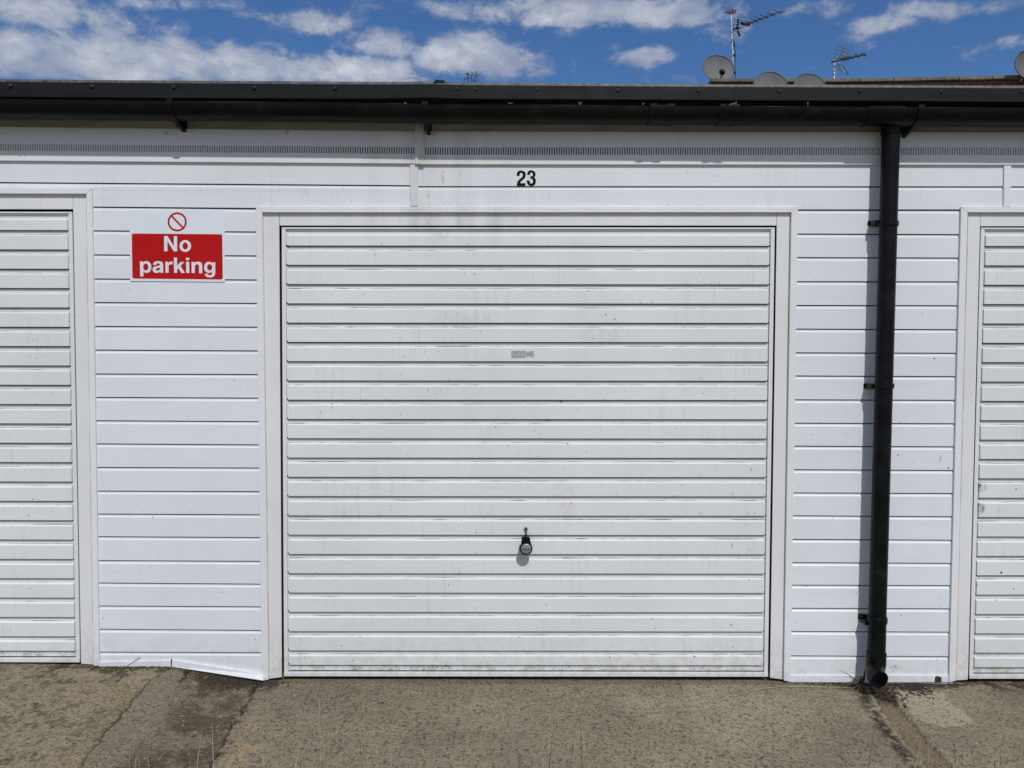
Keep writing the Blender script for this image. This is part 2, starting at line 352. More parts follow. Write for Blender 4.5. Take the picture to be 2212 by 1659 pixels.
# ------------------------------------------------------------------ ground
def px2x(px, py=1465): return U(px, py, 0).x
gx = [px2x(p) for p in (-1500, 0, 210, 372, 470, 572, 640, 1700, 2212, 3600)]
gz = [U(p, y, 0).z for p, y in ((372,1434),(0,1435),(210,1437),(372,1437),(470,1455),(572,1471),(640,1470),(1700,1473),(2212,1476),(2212,1476))]
def gprof(x): return np.interp(x, gx, gz)
def vnoise(x, y, seed=0):
    r = np.random.RandomState(seed); tab = r.rand(256, 256)
    xi = np.floor(x).astype(int); yi = np.floor(y).astype(int); fx = x-xi; fy = y-yi
    fx = fx*fx*(3-2*fx); fy = fy*fy*(3-2*fy)
    a = tab[xi % 256, yi % 256]; b = tab[(xi+1) % 256, yi % 256]; c = tab[xi % 256, (yi+1) % 256]; d = tab[(xi+1) % 256, (yi+1) % 256]
    return (a*(1-fx)+b*fx)*(1-fy)+(c*(1-fx)+d*fx)*fy
def fbm(x, y, sc, oct=4, seed=0, rough=.55):
    v = 0; a = 1; tot = 0
    for o in range(oct):
        v = v+a*vnoise(x*sc*2**o+17.3*o, y*sc*2**o+5.1*o, seed+o); tot += a; a *= rough
    return v/tot
def sstep(v, a, b): t = np.clip((v-a)/(b-a), 0, 1); return t*t*(3-2*t)
def dpoly(X, Y, pts):
    d = np.full(X.shape, 1e9)
    for (x0, y0), (x1, y1) in zip(pts[:-1], pts[1:]):
        dx, dy = x1-x0, y1-y0; t = np.clip(((X-x0)*dx+(Y-y0)*dy)/(dx*dx+dy*dy), 0, 1)
        d = np.minimum(d, np.hypot(X-(x0+t*dx), Y-(y0+t*dy)))
    return d
def G(*pp): return [tuple(UG(a, b, gprof(px2x(a)) if i == 0 else -0.015)[:2]) for i, (a, b) in enumerate(pp)]
def ext(p):                                            # carry a line on towards the viewer
    (a, b), (c, d) = p[-2], p[-1]; k = 1.2/max(.05, abs(d-b)); return p+[(c+(c-a)*k, d+(d-b)*k)]
JOINT = ext(G((372,1438),(330,1490),(280,1548),(232,1606),(190,1659)))
CR2 = ext(G((556,1474),(535,1510),(500,1560),(482,1588),(476,1610),(455,1640),(443,1659)))
CR3 = ext(G((452,1462),(440,1500),(425,1545),(400,1590),(355,1632),(330,1659)))
CR4 = G((310,1436),(295,1447),(262,1462),(240,1476)); CR5 = G((318,1440),(300,1455),(280,1470),(250,1500))
CR6 = G((415,1447),(405,1466),(392,1488)); CR7 = G((300,1422),(282,1440))
CHL = ext(G((1884,1494),(1900,1520),(1921,1549),(1968,1606),(2015,1659)))
CHR = ext(G((1922,1492),(1945,1520),(1975,1556),(2022,1610),(2070,1659)))
def make_ground():
    fx = np.arange(-2.75, 2.75, .0042); fy = np.arange(-1.0, .10, .0042)
    xs = np.concatenate([[-90,-45,-25,-14,-8,-5,-3.6,-3.1,-2.9], fx, [2.9,3.1,3.6,5,8,14,25,45,90]])
    ys = np.concatenate([[-90,-45,-25,-14,-8,-5,-3.4,-2.4,-1.8,-1.5,-1.3,-1.15,-1.07], fy, [.2,.5,2,6,14,30,90]])
    X, Y = np.meshgrid(xs, ys, indexing='ij')
    far = sstep(np.hypot(X, Y+.5), 3, 8)
    z = gprof(X)*(1-far) + (-.02)*far
    z = z*(1-sstep(-Y, .9, 2.2)*.6)
    wx = (fbm(X, Y, 22, 3, 3)-.5)*.030; wy = (fbm(X, Y, 22, 3, 9)-.5)*.030
    Xw, Yw = X+wx, Y+wy
    n1 = fbm(X, Y, 2.2, 5, 21); n2 = fbm(X, Y, 9, 5, 33, .65); n3 = fbm(X, Y, 38, 4, 41, .7); n4 = fbm(X, Y, 90, 2, 55)
    jx = np.interp(-Y, [-p[1] for p in JOINT], [p[0] for p in JOINT])
    cx = np.interp(-Y, [-p[1] for p in CR2], [p[0] for p in CR2])
    c3x = np.interp(-Y, [-p[1] for p in CR3], [p[0] for p in CR3])
    left = sstep(jx-X, -.005, .005); mid = (1-left)*sstep(cx-X+(n3-.5)*.12, -.05, .05)
    tan = np.array([.290,.245,.182]); base = np.array([.268,.234,.182]); grey = np.array([.170,.152,.124]); dark = np.array([.078,.062,.045]); pale = np.array([.38,.34,.27]); sand=np.array([.33,.265,.175])
    c = base*(.80+.40*n2[...,None]) * (.68+.64*n1[...,None])
    cv_ = 1
    def blend(c, m, col): m = np.clip(m, 0, 1)[...,None]; return c*(1-m)+col*m
    # left bay: tan with darker weathered blotches
    c = blend(c, left*.75, tan); c = blend(c, left*sstep(n1+.35*(n3-.5), .44, .60)*.8, grey*.95)
    c = blend(c, left*sstep(n3+.3*(n2-.5), .54, .68)*.65, dark*1.3)
    c = blend(c, left*sstep(-X, 2.05, 2.5)*.35, grey)
    # strip between the joint and the crack: smoother and greyer
    c = blend(c, mid*.76, grey*1.15*(.85+.3*n2[...,None]))
    c = blend(c, mid*sstep(.20-np.abs(X-c3x-.04), 0, .13)*sstep(n2, .32, .52)*.85, dark*1.1)
    # sandy run beside the joint and beside the crack
    c = blend(c, left*sstep(.16-(jx-X), 0, .14)*sstep(n2, .40, .60)*.75, sand*.85)
    c = blend(c, (1-left)*(1-mid)*sstep(.13-np.abs(X-cx-.11), 0, .1)*sstep(fbm(X,Y,6,3,77), .46, .62)*.8, sand)
    # dull darker patches on the middle apron
    c = blend(c, (1-left)*(1-mid)*sstep(fbm(X, Y, 1.6, 4, 91), .48, .66)*.40, grey)
    c = blend(c, (1-left)*sstep(n3, .62, .76)*.30, dark*1.5); c = blend(c, sstep(n4, .64, .80)*.55, dark); c = blend(c, sstep(fbm(X*.75, Y, 105, 1, 88)+.3*(n2-.5), .74, .90)*.5, dark); c = blend(c, sstep(fbm(X, Y, 100, 1, 188), .80, .95)*.5, pale)
    c = blend(c, (1-left)*(1-mid)*sstep(Y, -.16, -.02)*sstep(fbm(X*.4,Y*3,6,3,5), .40, .7)*.7, sand*.80)
    # cement fillet
    pt = G((1930,1490),(2035,1485),(2062,1515),(2100,1540),(2108,1552),(2040,1562),(1985,1545),(1950,1508))
    pc = np.array(pt); inside = np.zeros(X.shape, bool); j = len(pt)-1
    for i in range(len(pt)):
        xi, yi = pt[i]; xj, yj = pt[j]
        inside ^= ((yi > Yw) != (yj > Yw)) & (Xw < (xj-xi)*(Yw-yi)/(yj-yi+1e-9)+xi); j = i
    rr = inside*1.0
    c = blend(c, rr*.85, pale*(.9+.2*n2[...,None])); c = blend(c, rr*sstep(n3, .56, .7)*.6, grey)
    # rainwater channel
    lx = np.interp(-Y, [-p[1] for p in CHL], [p[0] for p in CHL]); rx = np.interp(-Y, [-p[1] for p in CHR], [p[0] for p in CHR])
    inch = sstep(Xw-lx, -.004, .006)*sstep(rx-Xw, -.004, .006)*sstep(-Y, -.02, .05)
    chc = np.array([.19,.155,.105]); c = blend(c, inch*.9, chc*(.75+.5*n2[...,None]))
    z = z-inch*.010
    eL = np.exp(-((Xw-lx+.008)/.012)**2)*sstep(-Y, 0, .04); eR = np.exp(-((Xw-rx-.008)/.010)**2)*sstep(-Y, 0, .04)
    c = blend(c, eL*sstep(n2, .3, .5)*.9, pale*.85); c = blend(c, np.exp(-((Xw-lx-.004)/.004)**2)*sstep(-Y,0,.03)*.8, dark*.5); c = blend(c, np.exp(-((Xw-lx+.042)/.028)**2)*sstep(n3+.2*n2, .48, .60)*.95, dark*.55)
    c = blend(c, eR*sstep(fbm(X,Y,5,2,66), .40, .55)*sstep(.45+Y, 0, .2), pale*.85)
    c = blend(c, sstep(X, 1.95, 2.15)*sstep(n2+.4*(n3-.5), .40, .60)*(1-rr)*(1-inch)*.6, grey*.75)
    # cracks
    hgt = (n3-.5)*.004+(n4-.5)*.0016
    def crack(c, h, pts, wd, dp, dk=.95, frag=.0):
        d = dpoly(Xw, Yw, pts); m = 1-sstep(d, wd*.4, wd*1.3)
        if frag: m = m*sstep(n3, frag-.1, frag+.05)
        return blend(c, m*dk, dark*.35), h-m*dp
    c, hgt = crack(c, hgt, JOINT, .0042, .006, .85); c, hgt = crack(c, hgt, CR2, .0055, .010, .9, .38)
    d2 = dpoly(Xw, Yw, CR2); c = blend(c, (1-sstep(d2, .0, .05))*sstep(n3, .46, .62)*.75, dark*.9)
    c = blend(c, (1-sstep(dpoly(Xw, Yw, CR3), 0, .06))*sstep(n3, .44, .60)*.7, dark*.8)
    c = blend(c, np.exp(-((Xw-jx-.012)/.010)**2)*.5, pale*.6)
    for q, wdt in ((CR4,.006),(CR5,.005),(CR6,.008)): c, hgt = crack(c, hgt, q, wdt, .008, .9, .36)
    # dirt gathered against the wall
    def wallband(x0, x1, dep): return sstep(X, px2x(x0), px2x(x0)+.05)*(1-sstep(X, px2x(x1)-.05, px2x(x1)))*(1-sstep(-Y, dep*.3, dep))
    c = blend(c, wallband(110,420,.20)*sstep(n2+.7*(n3-.5), .44, .56)*.85, dark*.8)
    c = blend(c, left*np.exp(-((Y+.17+.03*(n1-.5))/.020)**2)*sstep(X, -2.05, -1.95)*(1-sstep(X, -1.72, -1.62))*sstep(n3, .35, .55)*.8, dark)
    c = blend(c, wallband(420,620,.16)*sstep(n2+.5*(n3-.5), .38, .54)*.9, dark*.7)
    c = blend(c, wallband(150,520,.06)*.5, dark); c = blend(c, wallband(1780,2220,.12)*sstep(n2+.5*(n3-.5), .42, .56)*.9, dark*.7)
    c = blend(c, wallband(560,1720,.05)*.35, grey*.8)
    c = blend(c, wallband(1830,1900,.26)*sstep(n3, .42, .6)*.9, dark*.6)
    vis = (np.abs(X) < 3) & (Y > -1.6)
    z = z+np.where(vis, hgt, 0)
    z = np.where(Y > .15, z-.05, z)
    nx, ny = X.shape
    V = np.stack([X, Y, z], -1).reshape(-1, 3)
    idx = np.arange(nx*ny).reshape(nx, ny)
    Fq = np.stack([idx[:-1,:-1], idx[1:,:-1], idx[1:,1:], idx[:-1,1:]], -1).reshape(-1, 4)
    me = bpy.data.meshes.new('ground'); me.vertices.add(len(V)); me.vertices.foreach_set('co', V.ravel().astype(np.float32))
    me.loops.add(Fq.size); me.loops.foreach_set('vertex_index', Fq.ravel().astype(np.int32))
    me.polygons.add(len(Fq)); me.polygons.foreach_set('loop_start', (np.arange(len(Fq))*4).astype(np.int32)); me.polygons.foreach_set('loop_total', np.full(len(Fq), 4, np.int32))
    me.polygons.foreach_set('use_smooth', np.ones(len(Fq), bool)); me.update(); me.validate()
    at = me.attributes.new('albedo', 'FLOAT_COLOR', 'POINT')
    cc = np.concatenate([np.clip(c*np.array([.985,.975,.905]), .01, .6), np.ones((*c.shape[:2], 1))], -1).reshape(-1).astype(np.float32)
    at.data.foreach_set('color', cc); me.materials.append(M['ground'])
    o = bpy.data.objects.new('ground', me); COL.objects.link(o); o['kind'] = 'structure'
make_ground()
def gz_at(x, y): return float(gprof(x))

# ------------------------------------------------------------------ the garage block
XL, XR = U(-1330, 700).x, U(3560, 700).x
GB = thing('garage_block', (0, 0, 0), 'row of white clad garages with ribbed doors under a black roof edge and gutter', 'garages')
mb = MB(); mb.box((XL+.05, .09, -.1), (XR-.05, 5.4, 2.46)); build('wall', mb, M['brick'], GB)
mb = MB(); mb.box((XL+.06, .082, -.1), (XR-.06, .088, 2.455)); build('inner_lining', mb, M['dark'], GB)
mb = MB(); mb.box((XL, -.075, 2.475), (XR, 5.5, 2.515)); build('roof', mb, M['felt'], GB)

YC = -.006
def clad(name, xt, xb, yt, yb, grooves, matl, start_groove=False):
    # xt=(left,right) at the top y, xb at the bottom y; yt,yb=(left,right)
    def row(yl, yr, Y):
        def xat(k, y, a, b): return lerp(xt[k], xb[k], (y-a)/(b-a))
        return (U(xat(0, yl, yt[0], yb[0]), yl, YC), U(xat(1, yr, yt[1], yb[1]), yr, YC), Y)
    rs = []
    if not start_groove: rs.append(row(yt[0], yt[1], YC))
    for gl, gr in grooves:
        rs += [row(gl, gr, YC), row(gl, gr, .004), row(gl+2.5, gr+2.5, .004), row(gl+2.5, gr+2.5, -.0022), row(gl+5.0, gr+5.0, -.0022), row(gl+7.9, gr+7.9, YC)]
    rs.append(row(yb[0], yb[1], YC))
    rows = [((a.x, Y, a.z), (b.x, Y, b.z)) for a, b, Y in rs]
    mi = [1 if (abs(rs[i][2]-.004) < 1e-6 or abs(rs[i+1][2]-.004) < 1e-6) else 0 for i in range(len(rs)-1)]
    mb = MB(); mb.rows(rows, mis=mi)
    return build(name, mb, [matl, M['slot_shade']], GB)
sl = .0077
clad('wall_cladding', (-1330, 888), (-1330, 888), (333-10, 345), (409-10, 416), [(393-10, 400)], M['clad_hdr'])
clad('wall_cladding', (190, 888), (190, 888), (410.4, 415.8), (446, 452), [], M['clad_hdr'])
L1 = [446,497.3,549.3,601.3,652.3,704,755,806.7,857.3,907.7,957.7,1008.7,1059.7,1109.3,1158.3,1210,1258.3,1308,1358.3,1407.7]
R1 = [450,500,551.7,603.7,654.3,705.7,757,808,859,909.7,960,1010,1061,1111,1160.3,1211.7,1261,1310,1361,1409]
clad('wall_cladding', (190, 562), (205, 574), (446, 450), (1490, 1490), list(zip(L1, R1)), M['clad'], True)
clad('wall_cladding', (900, 3560), (900, 3560), (340, 341), (452, 452.7), [(402, 403)], M['clad_hdr'])
L2 = [452.7,504.3,555.3,607.3,658.7,709.7,761,811,862.5,913,962.7,1013.5,1063.7,1113,1164,1214.3,1263,1313,1363,1415.7]
R2 = [453,505.7,556.3,607.7,659.3,711,762,812.5,863.7,914.3,964.3,1015.3,1065,1115.3,1166,1216,1264,1314.3,1364.7,1417.7]
clad('wall_cladding', (1716, 2086), (1700, 2058), (452.7, 453), (1490, 1490), list(zip(L2, R2)), M['clad'], True)
clad('wall_cladding', (3225, 3560), (3205, 3540), (452.7, 453), (1490, 1490), list(zip(L2, R2)), M['clad'], True)
clad('wall_cladding', (-1330, -960), (-1310, -945), (415, 415), (1490, 1490), list(zip(L1[1:], L1[1:])), M['clad'], False)

# vertical cover strips
def slab(name, pts, Yf, Yb, m, parent=GB, bevel=.0012, **k):
    mb = MB(); mb.prism(pts, Yf, Yb); return fix(build(name, mb, m, parent, bevel=bevel, **k))
slab('cover_strip', [(885.5,350),(903,350),(903,445),(887,445)], -.0135, .0, M['trim'])
slab('cover_strip', [(2169.5,352),(2185,352),(2183.5,445.5),(2168.5,445.5)], -.0135, .0, M['trim'])

# sill trims at the foot of the cladding
slab('sill_trim', [(212,1430),(368,1427),(370,1441),(214,1442)], -.0125, .0, M['trim'])
mb = MB()
pa = [(370,1426,-.014),(568,1457,-.020),(569,1470,-.034),(370,1440,-.016)]
P4 = [U(x, y, Y) for x, y, Y in pa]; Q4 = [p+Vector((0,.012,0)) for p in P4]
mb.add(P4+Q4, [(3,2,1,0),(4,5,6,7),(0,1,5,4),(1,2,6,5),(2,3,7,6),(3,0,4,7)])
fix(build('sill_trim', mb, M['trim'], GB, label='bent sill strip lifting away over the sloping ground'))
mb = MB(); mb.prism([(369.4,1424.5),(371.2,1424.5),(371.0,1441),(369.2,1441)], -.0170, -.0126); build('joint_gap', mb, M['dark'], GB)
slab('sill_trim', [(1708,1459),(2051,1459),(2051,1474),(1706,1474)], -.0125, .0, M['trim'])
# crack running down to the foot of the board
mb = MB(); ck = [(302,1419),(297,1424),(291,1427.5),(286,1432),(279,1436),(272,1441)]
for a, b in zip(ck[:-1], ck[1:]): mb.prism([(a[0]-.3,a[1]-.5),(a[0]+.5,a[1]+.4),(b[0]+.5,b[1]+.6),(b[0]-.3,b[1]-.4)], -.0131, -.0125)
build('crack', mb, M['dark'], GB)
mb = MB()                                                 # broken hole in the right-hand sill
mb.prism([(2020,1463),(2024,1460),(2030,1462),(2034,1464),(2034,1474),(2019,1474)], -.0133, -.0124); build('broken_hole', mb, M['moss'], GB)

# ------------------------------------------------------------------ garage doors
zc = lambda y: U(1106, y, 0).z
DOORZ = [491 + 0]
def door(leaf, shift_l, shift_r, full_parts, label):
    """leaf: survey corners TL,TR,BR,BL of the leaf; ribs are spaced in the door's own height"""
    YL = .0135
    TL, TR, BR, BL = [U(x, y, .003) for x, y in leaf]
    def Q(u, v, Y):                                   # u,v in 0..1 from the top left
        a = TL.lerp(TR, u); b = BL.lerp(BR, u); p = a.lerp(b, v); return Vector((p.x, Y, p.z))
    Wd = (TR-TL).length; Hd = (BL-TL).length
    ztop, zbot = zc(491), zc(1461)
    vv = lambda y: (ztop-zc(y))/(ztop-zbot)
    ed = .017/Wd; u0, u1 = .0205/Wd, 1-.0205/Wd
    mb = MB()
    # backing sheet with its bottom skirt
    pads = [(506.0, 530.0)] + [(530.0+41.69*k-41.69+10.2, 530.0+41.69*k) for k in range(1, 22)] + [(1405.5+9.8, 1436.5)]
    rw = [(Q(0,0,YL), Q(1,0,YL))]
    for a, b in pads:
        for y, Y in ((b-2.5, YL), (b-2.5, .024), (b+2.3, .024), (b+2.3, YL)): rw.append((Q(0 if y != b-9 else 0, vv(y), Y), Q(1, vv(y), Y)))
    for y, Y in ((1450.2, YL), (1450.2, .024), (1452.5, .024), (1452.5, YL)): rw.append((Q(0, vv(y), Y), Q(1, vv(y), Y)))
    rw.append((Q(0,1,YL), Q(1,1,YL)))
    mb.rows(rw, mis=[3 if (abs(rw[i][0].y-.024) < 1e-6 or abs(rw[i+1][0].y-.024) < 1e-6) else 0 for i in range(len(rw)-1)])
    pitch_rows = []
    for k, (a, b) in enumerate(pads):
        jit = lambda: 0.0
        va, vb = vv(a), vv(b); vbv = vv(a+2.9); vd = vv(a-1.5)
        ub = .0028/Wd
        yf = .0035
        # soft oil-canning of the pressed sheet: front face in several columns
        cols = 14
        us = [lerp(u0+ub, u1-ub, i/cols) for i in range(cols+1)]
        dd = [random.uniform(-.00035, .00035) for _ in us]
        n = cols+1
        top = [Q(u, vbv, yf+d) for u, d in zip(us, dd)]; bot = [Q(u, vb, yf+d*.6) for u, d in zip(us, dd)]
        topo = [Q(u, va, YL) for u in us]; boto = [Q(u, vb+.0004, YL) for u in us]
        vs = topo+top+bot+boto
        fs = [(i, i+1, n+i+1, n+i) for i in range(cols)]+[(n+i, n+i+1, 2*n+i+1, 2*n+i) for i in range(cols)]+[(2*n+i, 2*n+i+1, 3*n+i+1, 3*n+i) for i in range(cols)]
        mb.add(vs, [tuple(reversed(f)) for f in fs], 0)
        # pressed ends
        mb.add([Q(u0, va, YL), top[0], bot[0], Q(u0, vb, YL)], [(0,1,2,3)], 0)
        mb.add([Q(u1, va, YL), Q(u1, vb, YL), bot[-1], top[-1]], [(0,1,2,3)], 0)
        # crease where the next rib starts: catches mould
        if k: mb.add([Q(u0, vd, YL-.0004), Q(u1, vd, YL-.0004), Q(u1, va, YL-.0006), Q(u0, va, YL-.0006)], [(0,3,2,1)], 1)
    # dirty recess above the bottom rail
    mb.add([Q(u0, vv(1437.4), YL-.0004), Q(u1, vv(1437.4), YL-.0004), Q(u1, vv(1450), YL-.0004), Q(u0, vv(1450), YL-.0004)], [(0,3,2,1)], 2)
    d = build('garage_door', mb, [M['door'], M['crease'], M['rail'], M['slot_shade']], GB, label=label)
    # edge rails of the leaf
    mb = MB()
    def bar(ua, va, ub, vb, Yf, Yb=YL+.001, mi=0):
        A = [Q(ua,va,Yf),Q(ub,va,Yf),Q(ub,vb,Yf),Q(ua,vb,Yf)]; mb.prism([(p.x,p.y,p.z) for p in A], Yf, Yb, mi, world=True)
    vt = vv(494.3); vb_ = vv(1452.6)
    bar(0, 0, 1, vt, .002); bar(0, vb_, 1, 1, .0); bar(0, vt, ed, vb_, .003); bar(1-ed, vt, 1, vb_, .003)
    fix(build('leaf_frame', mb, [M['frame']], d, bevel=.0012))
    return d, Q, vv
dl, Ql, vvl = door([(-910,456),(155.8,457.5),(172.7,1430.5),(-884,1428)], 0, 0, 0, 'left garage door, cut off by the picture edge')
dc, Qc, vvc = door([(608.3,491),(1674.0,491.6),(1658.8,1461.5),(613.6,1460.5)], 0, 0, 0, 'full-width garage door in the middle with a round handle')
dr, Qr, vvr = door([(2119,491.8),(3180,492.5),(3150,1466),(2093.5,1465.8)], 0, 0, 0, 'right garage door with black scuffs on its left edge')
# scuffs on the right door
mb = MB()
for (x, y, w_, h_) in [(2163,1237,2.5,2.2),(2108,1340,1,1),(2195,1057,2.2,2),(2190,1272,1.8,2)]:
    pts = [(x+w_*math.cos(a)*random.uniform(.7,1.1), y+h_*math.sin(a)*random.uniform(.7,1.1)) for a in [i*math.pi/4 for i in range(8)]]
    mb = MB(); mb.prism(pts, .0034, .0039); build('paint_chip', mb, M['moss'], dr)

def chip(px_, py_, w_, h_, Yf, par, ang=0.0, m='moss'):
    pts = []
    for i in range(7):
        a = i*2*math.pi/7; x = w_*math.cos(a)*random.uniform(.6, 1.1); y = h_*math.sin(a)*random.uniform(.6, 1.1)
        pts.append((px_+x*math.cos(ang)-y*math.sin(ang), py_+x*math.sin(ang)+y*math.cos(ang)))
    mb = MB(); mb.prism(pts, Yf-.0006, Yf+.0001); build('paint_chip', mb, M[m], par)
for a_ in ((717,872,1.6,1.8),(1046,956,2,.8),(1226,958,1.8,1.2),(1075,748,1,1.4),(786,636,.8,1.5),(1500,1418,1.6,2.6),(1583,1398,1.3,1.2),(737,1395,1.2,1.4),(1182,908,12,.7),(950,1123,17,.6),(825,1165,14,.6),(1230,1205,18,.6),(1120,1081,20,.5),(640,1205,16,.6)):
    chip(a_[0], a_[1], a_[2], a_[3], .0032 if a_[2] < 5 else .0128, dc)
for a_ in ((330,1117,.7,3,-.5),(480,1279,2,.9,0),(411,1105,.8,.8,0),(552,1381,1.2,1.1,0),(222,1336,.6,2,-.6),(1940,983,1.6,2,0),(2049,1011,1.6,2.2,.3),(1850,1281,2,.8,0),(2025,1425,1.1,1.1,0),(1925,1441,1,2,.4),(1934,1439,2.4,1,-.4),(1742,1266,.7,2,.5),(1947,1329,.7,3,.9),(1740,874,.8,.8,0),(1930,1450,1.4,.8,0)):
    chip(a_[0], a_[1], a_[2], a_[3], -.0062, GB, a_[4])
def jamb(parts, name='door_frame', Yf=-.002, Yb=.003, m='frame'):
    mb = MB()
    for p in parts: mb.prism(p, Yf, Yb)
    return fix(build(name, mb, M[m], GB, bevel=.0015))
jamb([[(567,457),(603.0,457),(603.0,488),(608.6,1463),(580,1467)],[(1710,457),(1691.5,1468),(1663.4,1464.5),(1678,488),(1678,457)],[(603.8,457),(1677.4,457),(1677.4,487.3),(603.8,487.3)]])
jamb([[(187,417),(201.5,1436),(175,1434),(158,453),(158,417)],[(-940,415),(-913,450),(-886,1432),(-912,1434)],[(-939,415),(157.4,417),(157.4,452),(-912,451)]])
jamb([[(2090,457),(2117.4,457),(2117.4,489),(2091,1468.5),(2065,1470)],[(3215,459),(3190,1471),(3155,1468),(3184,489)],[(2118,457),(3214,459),(3183,488.8),(2118,488.8)]])
# architrave (projecting surround, mitred)
def surround(top, l, r):
    mb = MB()
    for p in (top, l, r): mb.prism(p, -.0165, .004)
    return fix(build('door_surround', mb, M['trim'], GB, bevel=.0015))
surround([(553,446),(1724,446),(1709.5,458.6),(566.5,458.6)], [(552.5,446.3),(566.2,458.9),(579.5,1469),(565,1470)], [(1724.3,446.3),(1708,1472.5),(1693.5,1470.5),(1709.8,458.9)])
surround([(-957,403),(198,406),(186,418.6),(-943,416)], [(-957.3,403.3),(-943.3,416.3),(-912,1436),(-926,1437)], [(198.3,406.3),(214,1438.5),(202,1438),(186.4,418.9)])
surround([(2077,446),(3232,446),(3218,458.6),(2091,458.6)], [(2076.5,446.3),(2090.6,458.9),(2065,1471),(2050.5,1474)], [(3232.3,446.3),(3205,1474),(3191,1474),(3218.3,458.9)])
# stained sealant bead inside the surrounds
for p_ in ([(566.4,462),(568.8,462),(582.6,1466),(580,1466)], [(1706.8,462),(1709.2,462),(1693,1468),(1690.6,1468)], [(2091,462),(2092.4,462),(2066.4,1468),(2064.6,1468)], [(185.4,422),(187,422),(202.4,1434),(200.8,1434)]):
    mb = MB(); mb.prism(p_, -.004, -.0021); build('sealant_bead', mb, M['sealant'], GB)

# handle
def disc(c, r, n=28): return [(c[0]+r*math.cos(2*math.pi*i/n), c[1]+r*math.sin(2*math.pi*i/n)) for i in range(n)]
hx, hy = 1136.5, 1185.5
mb = MB()
out_h = [(1127.2,1162.5),(1129.5,1160),(1135,1159.2),(1141,1160),(1144.6,1163)]
for a in range(-38, 219, 8): out_h.append((hx+14*math.cos(R(a)), hy+14*math.sin(R(a))))
mb.prism(out_h, -.052, -.034)
mb.tube([U(1136,1166,-.040), U(1136,1166,.006)], .011, 16)
mb.tube([U(1136,1166,.004), U(1136,1166,.011)], .019, 16)
hd = fix(build('door_handle', mb, [M['plastic']], dc, bevel=.002))
mb = MB(); c0 = U(hx, hy, -.052); rc = 11.2/ (F/(D-.052))
for i in range(6):
    pass
rings = []
for i in range(7):
    a = i/6*math.pi/2; rings.append((rc*math.cos(a*.999), -.0535-.0045*math.sin(a)))
n = 32
vs = [(c0.x, -.0515, c0.z)]
mb = MB(); V_ = []; 
V_ += [(c0.x+rc*math.cos(2*math.pi*k/n), -.0515, c0.z+rc*math.sin(2*math.pi*k/n)) for k in range(n)]
for r_, y_ in rings[:-1]: V_ += [(c0.x+r_*math.cos(2*math.pi*k/n), y_, c0.z+r_*math.sin(2*math.pi*k/n)) for k in range(n)]
V_.append((c0.x, rings[-1][1], c0.z))
Fc = []
for i in range(6):
    for k in range(n): Fc.append((i*n+k, i*n+(k+1)%n, (i+1)*n+(k+1)%n, (i+1)*n+k))
for k in range(n): Fc.append((6*n+k, 6*n+(k+1)%n, 7*n))
mb.add(V_, Fc)
# maker's lettering on the cap
fc = bpy.data.curves.new('t', 'FONT'); fc.body = 'HÖRMANN'; fc.align_x = 'CENTER'; fc.align_y = 'CENTER'; fc.size = .0072; fc.extrude = .0002; fc.offset = .00018; fc.resolution_u = 2
fo = bpy.data.objects.new('t', fc); COL.objects.link(fo); bpy.context.view_layer.update()
tm = bpy.data.meshes.new_from_object(fo.evaluated_get(bpy.context.evaluated_depsgraph_get()))
co = [v.co.copy() for v in tm.vertices]
xs_ = [v.x for v in co]; zs_ = [v.y for v in co]; wT = max(xs_)-min(xs_); xm = (max(xs_)+min(xs_))/2; zm = (max(zs_)+min(zs_))/2
k_ = .0335/wT
mb.add([(c0.x+(v.x-xm)*k_, -.0583+v.z*.2, c0.z+(v.y-zm)*k_) for v in co], [tuple(p.vertices) for p in tm.polygons], 1)
bpy.data.objects.remove(fo); bpy.data.curves.remove(fc); bpy.data.meshes.remove(tm)
fix(build('handle_cap', mb, [M['silver'], M['vinyl']], dc))
mb = MB(); mb.prism(disc((1136,1143), 4.0, 20), -.003, .004); mb.prism([(1134.2,1146),(1138.6,1146),(1138.8,1155),(1134.6,1155.6)], -.0022, .004)
mb.prism([(1135.2,1140.5),(1136.8,1140.5),(1136.8,1144.5),(1135.2,1144.5)], -.0034, -.003, 1)
fix(build('lock', mb, [M['brass'], M['dark']], dc, bevel=.0006))
pr = [(1104.6,757.8),(1124,757.5),(1134,758),(1136,758.6),(1139,760.5),(1142.5,759.8),(1145,758.4),(1148.5,758.2),(1151,758.8),(1153.6,759),(1153.8,770),(1152.5,774),(1150,772.3),(1147,771.3),(1145,771.8),(1142.6,769.2),(1140.5,770.2),(1138,770),(1136,773.2),(1120,773.4),(1104.6,773)]
mb = MB(); mb.prism(pr, .0030, .0038); build('sticker_residue', mb, M['patch'], dc)

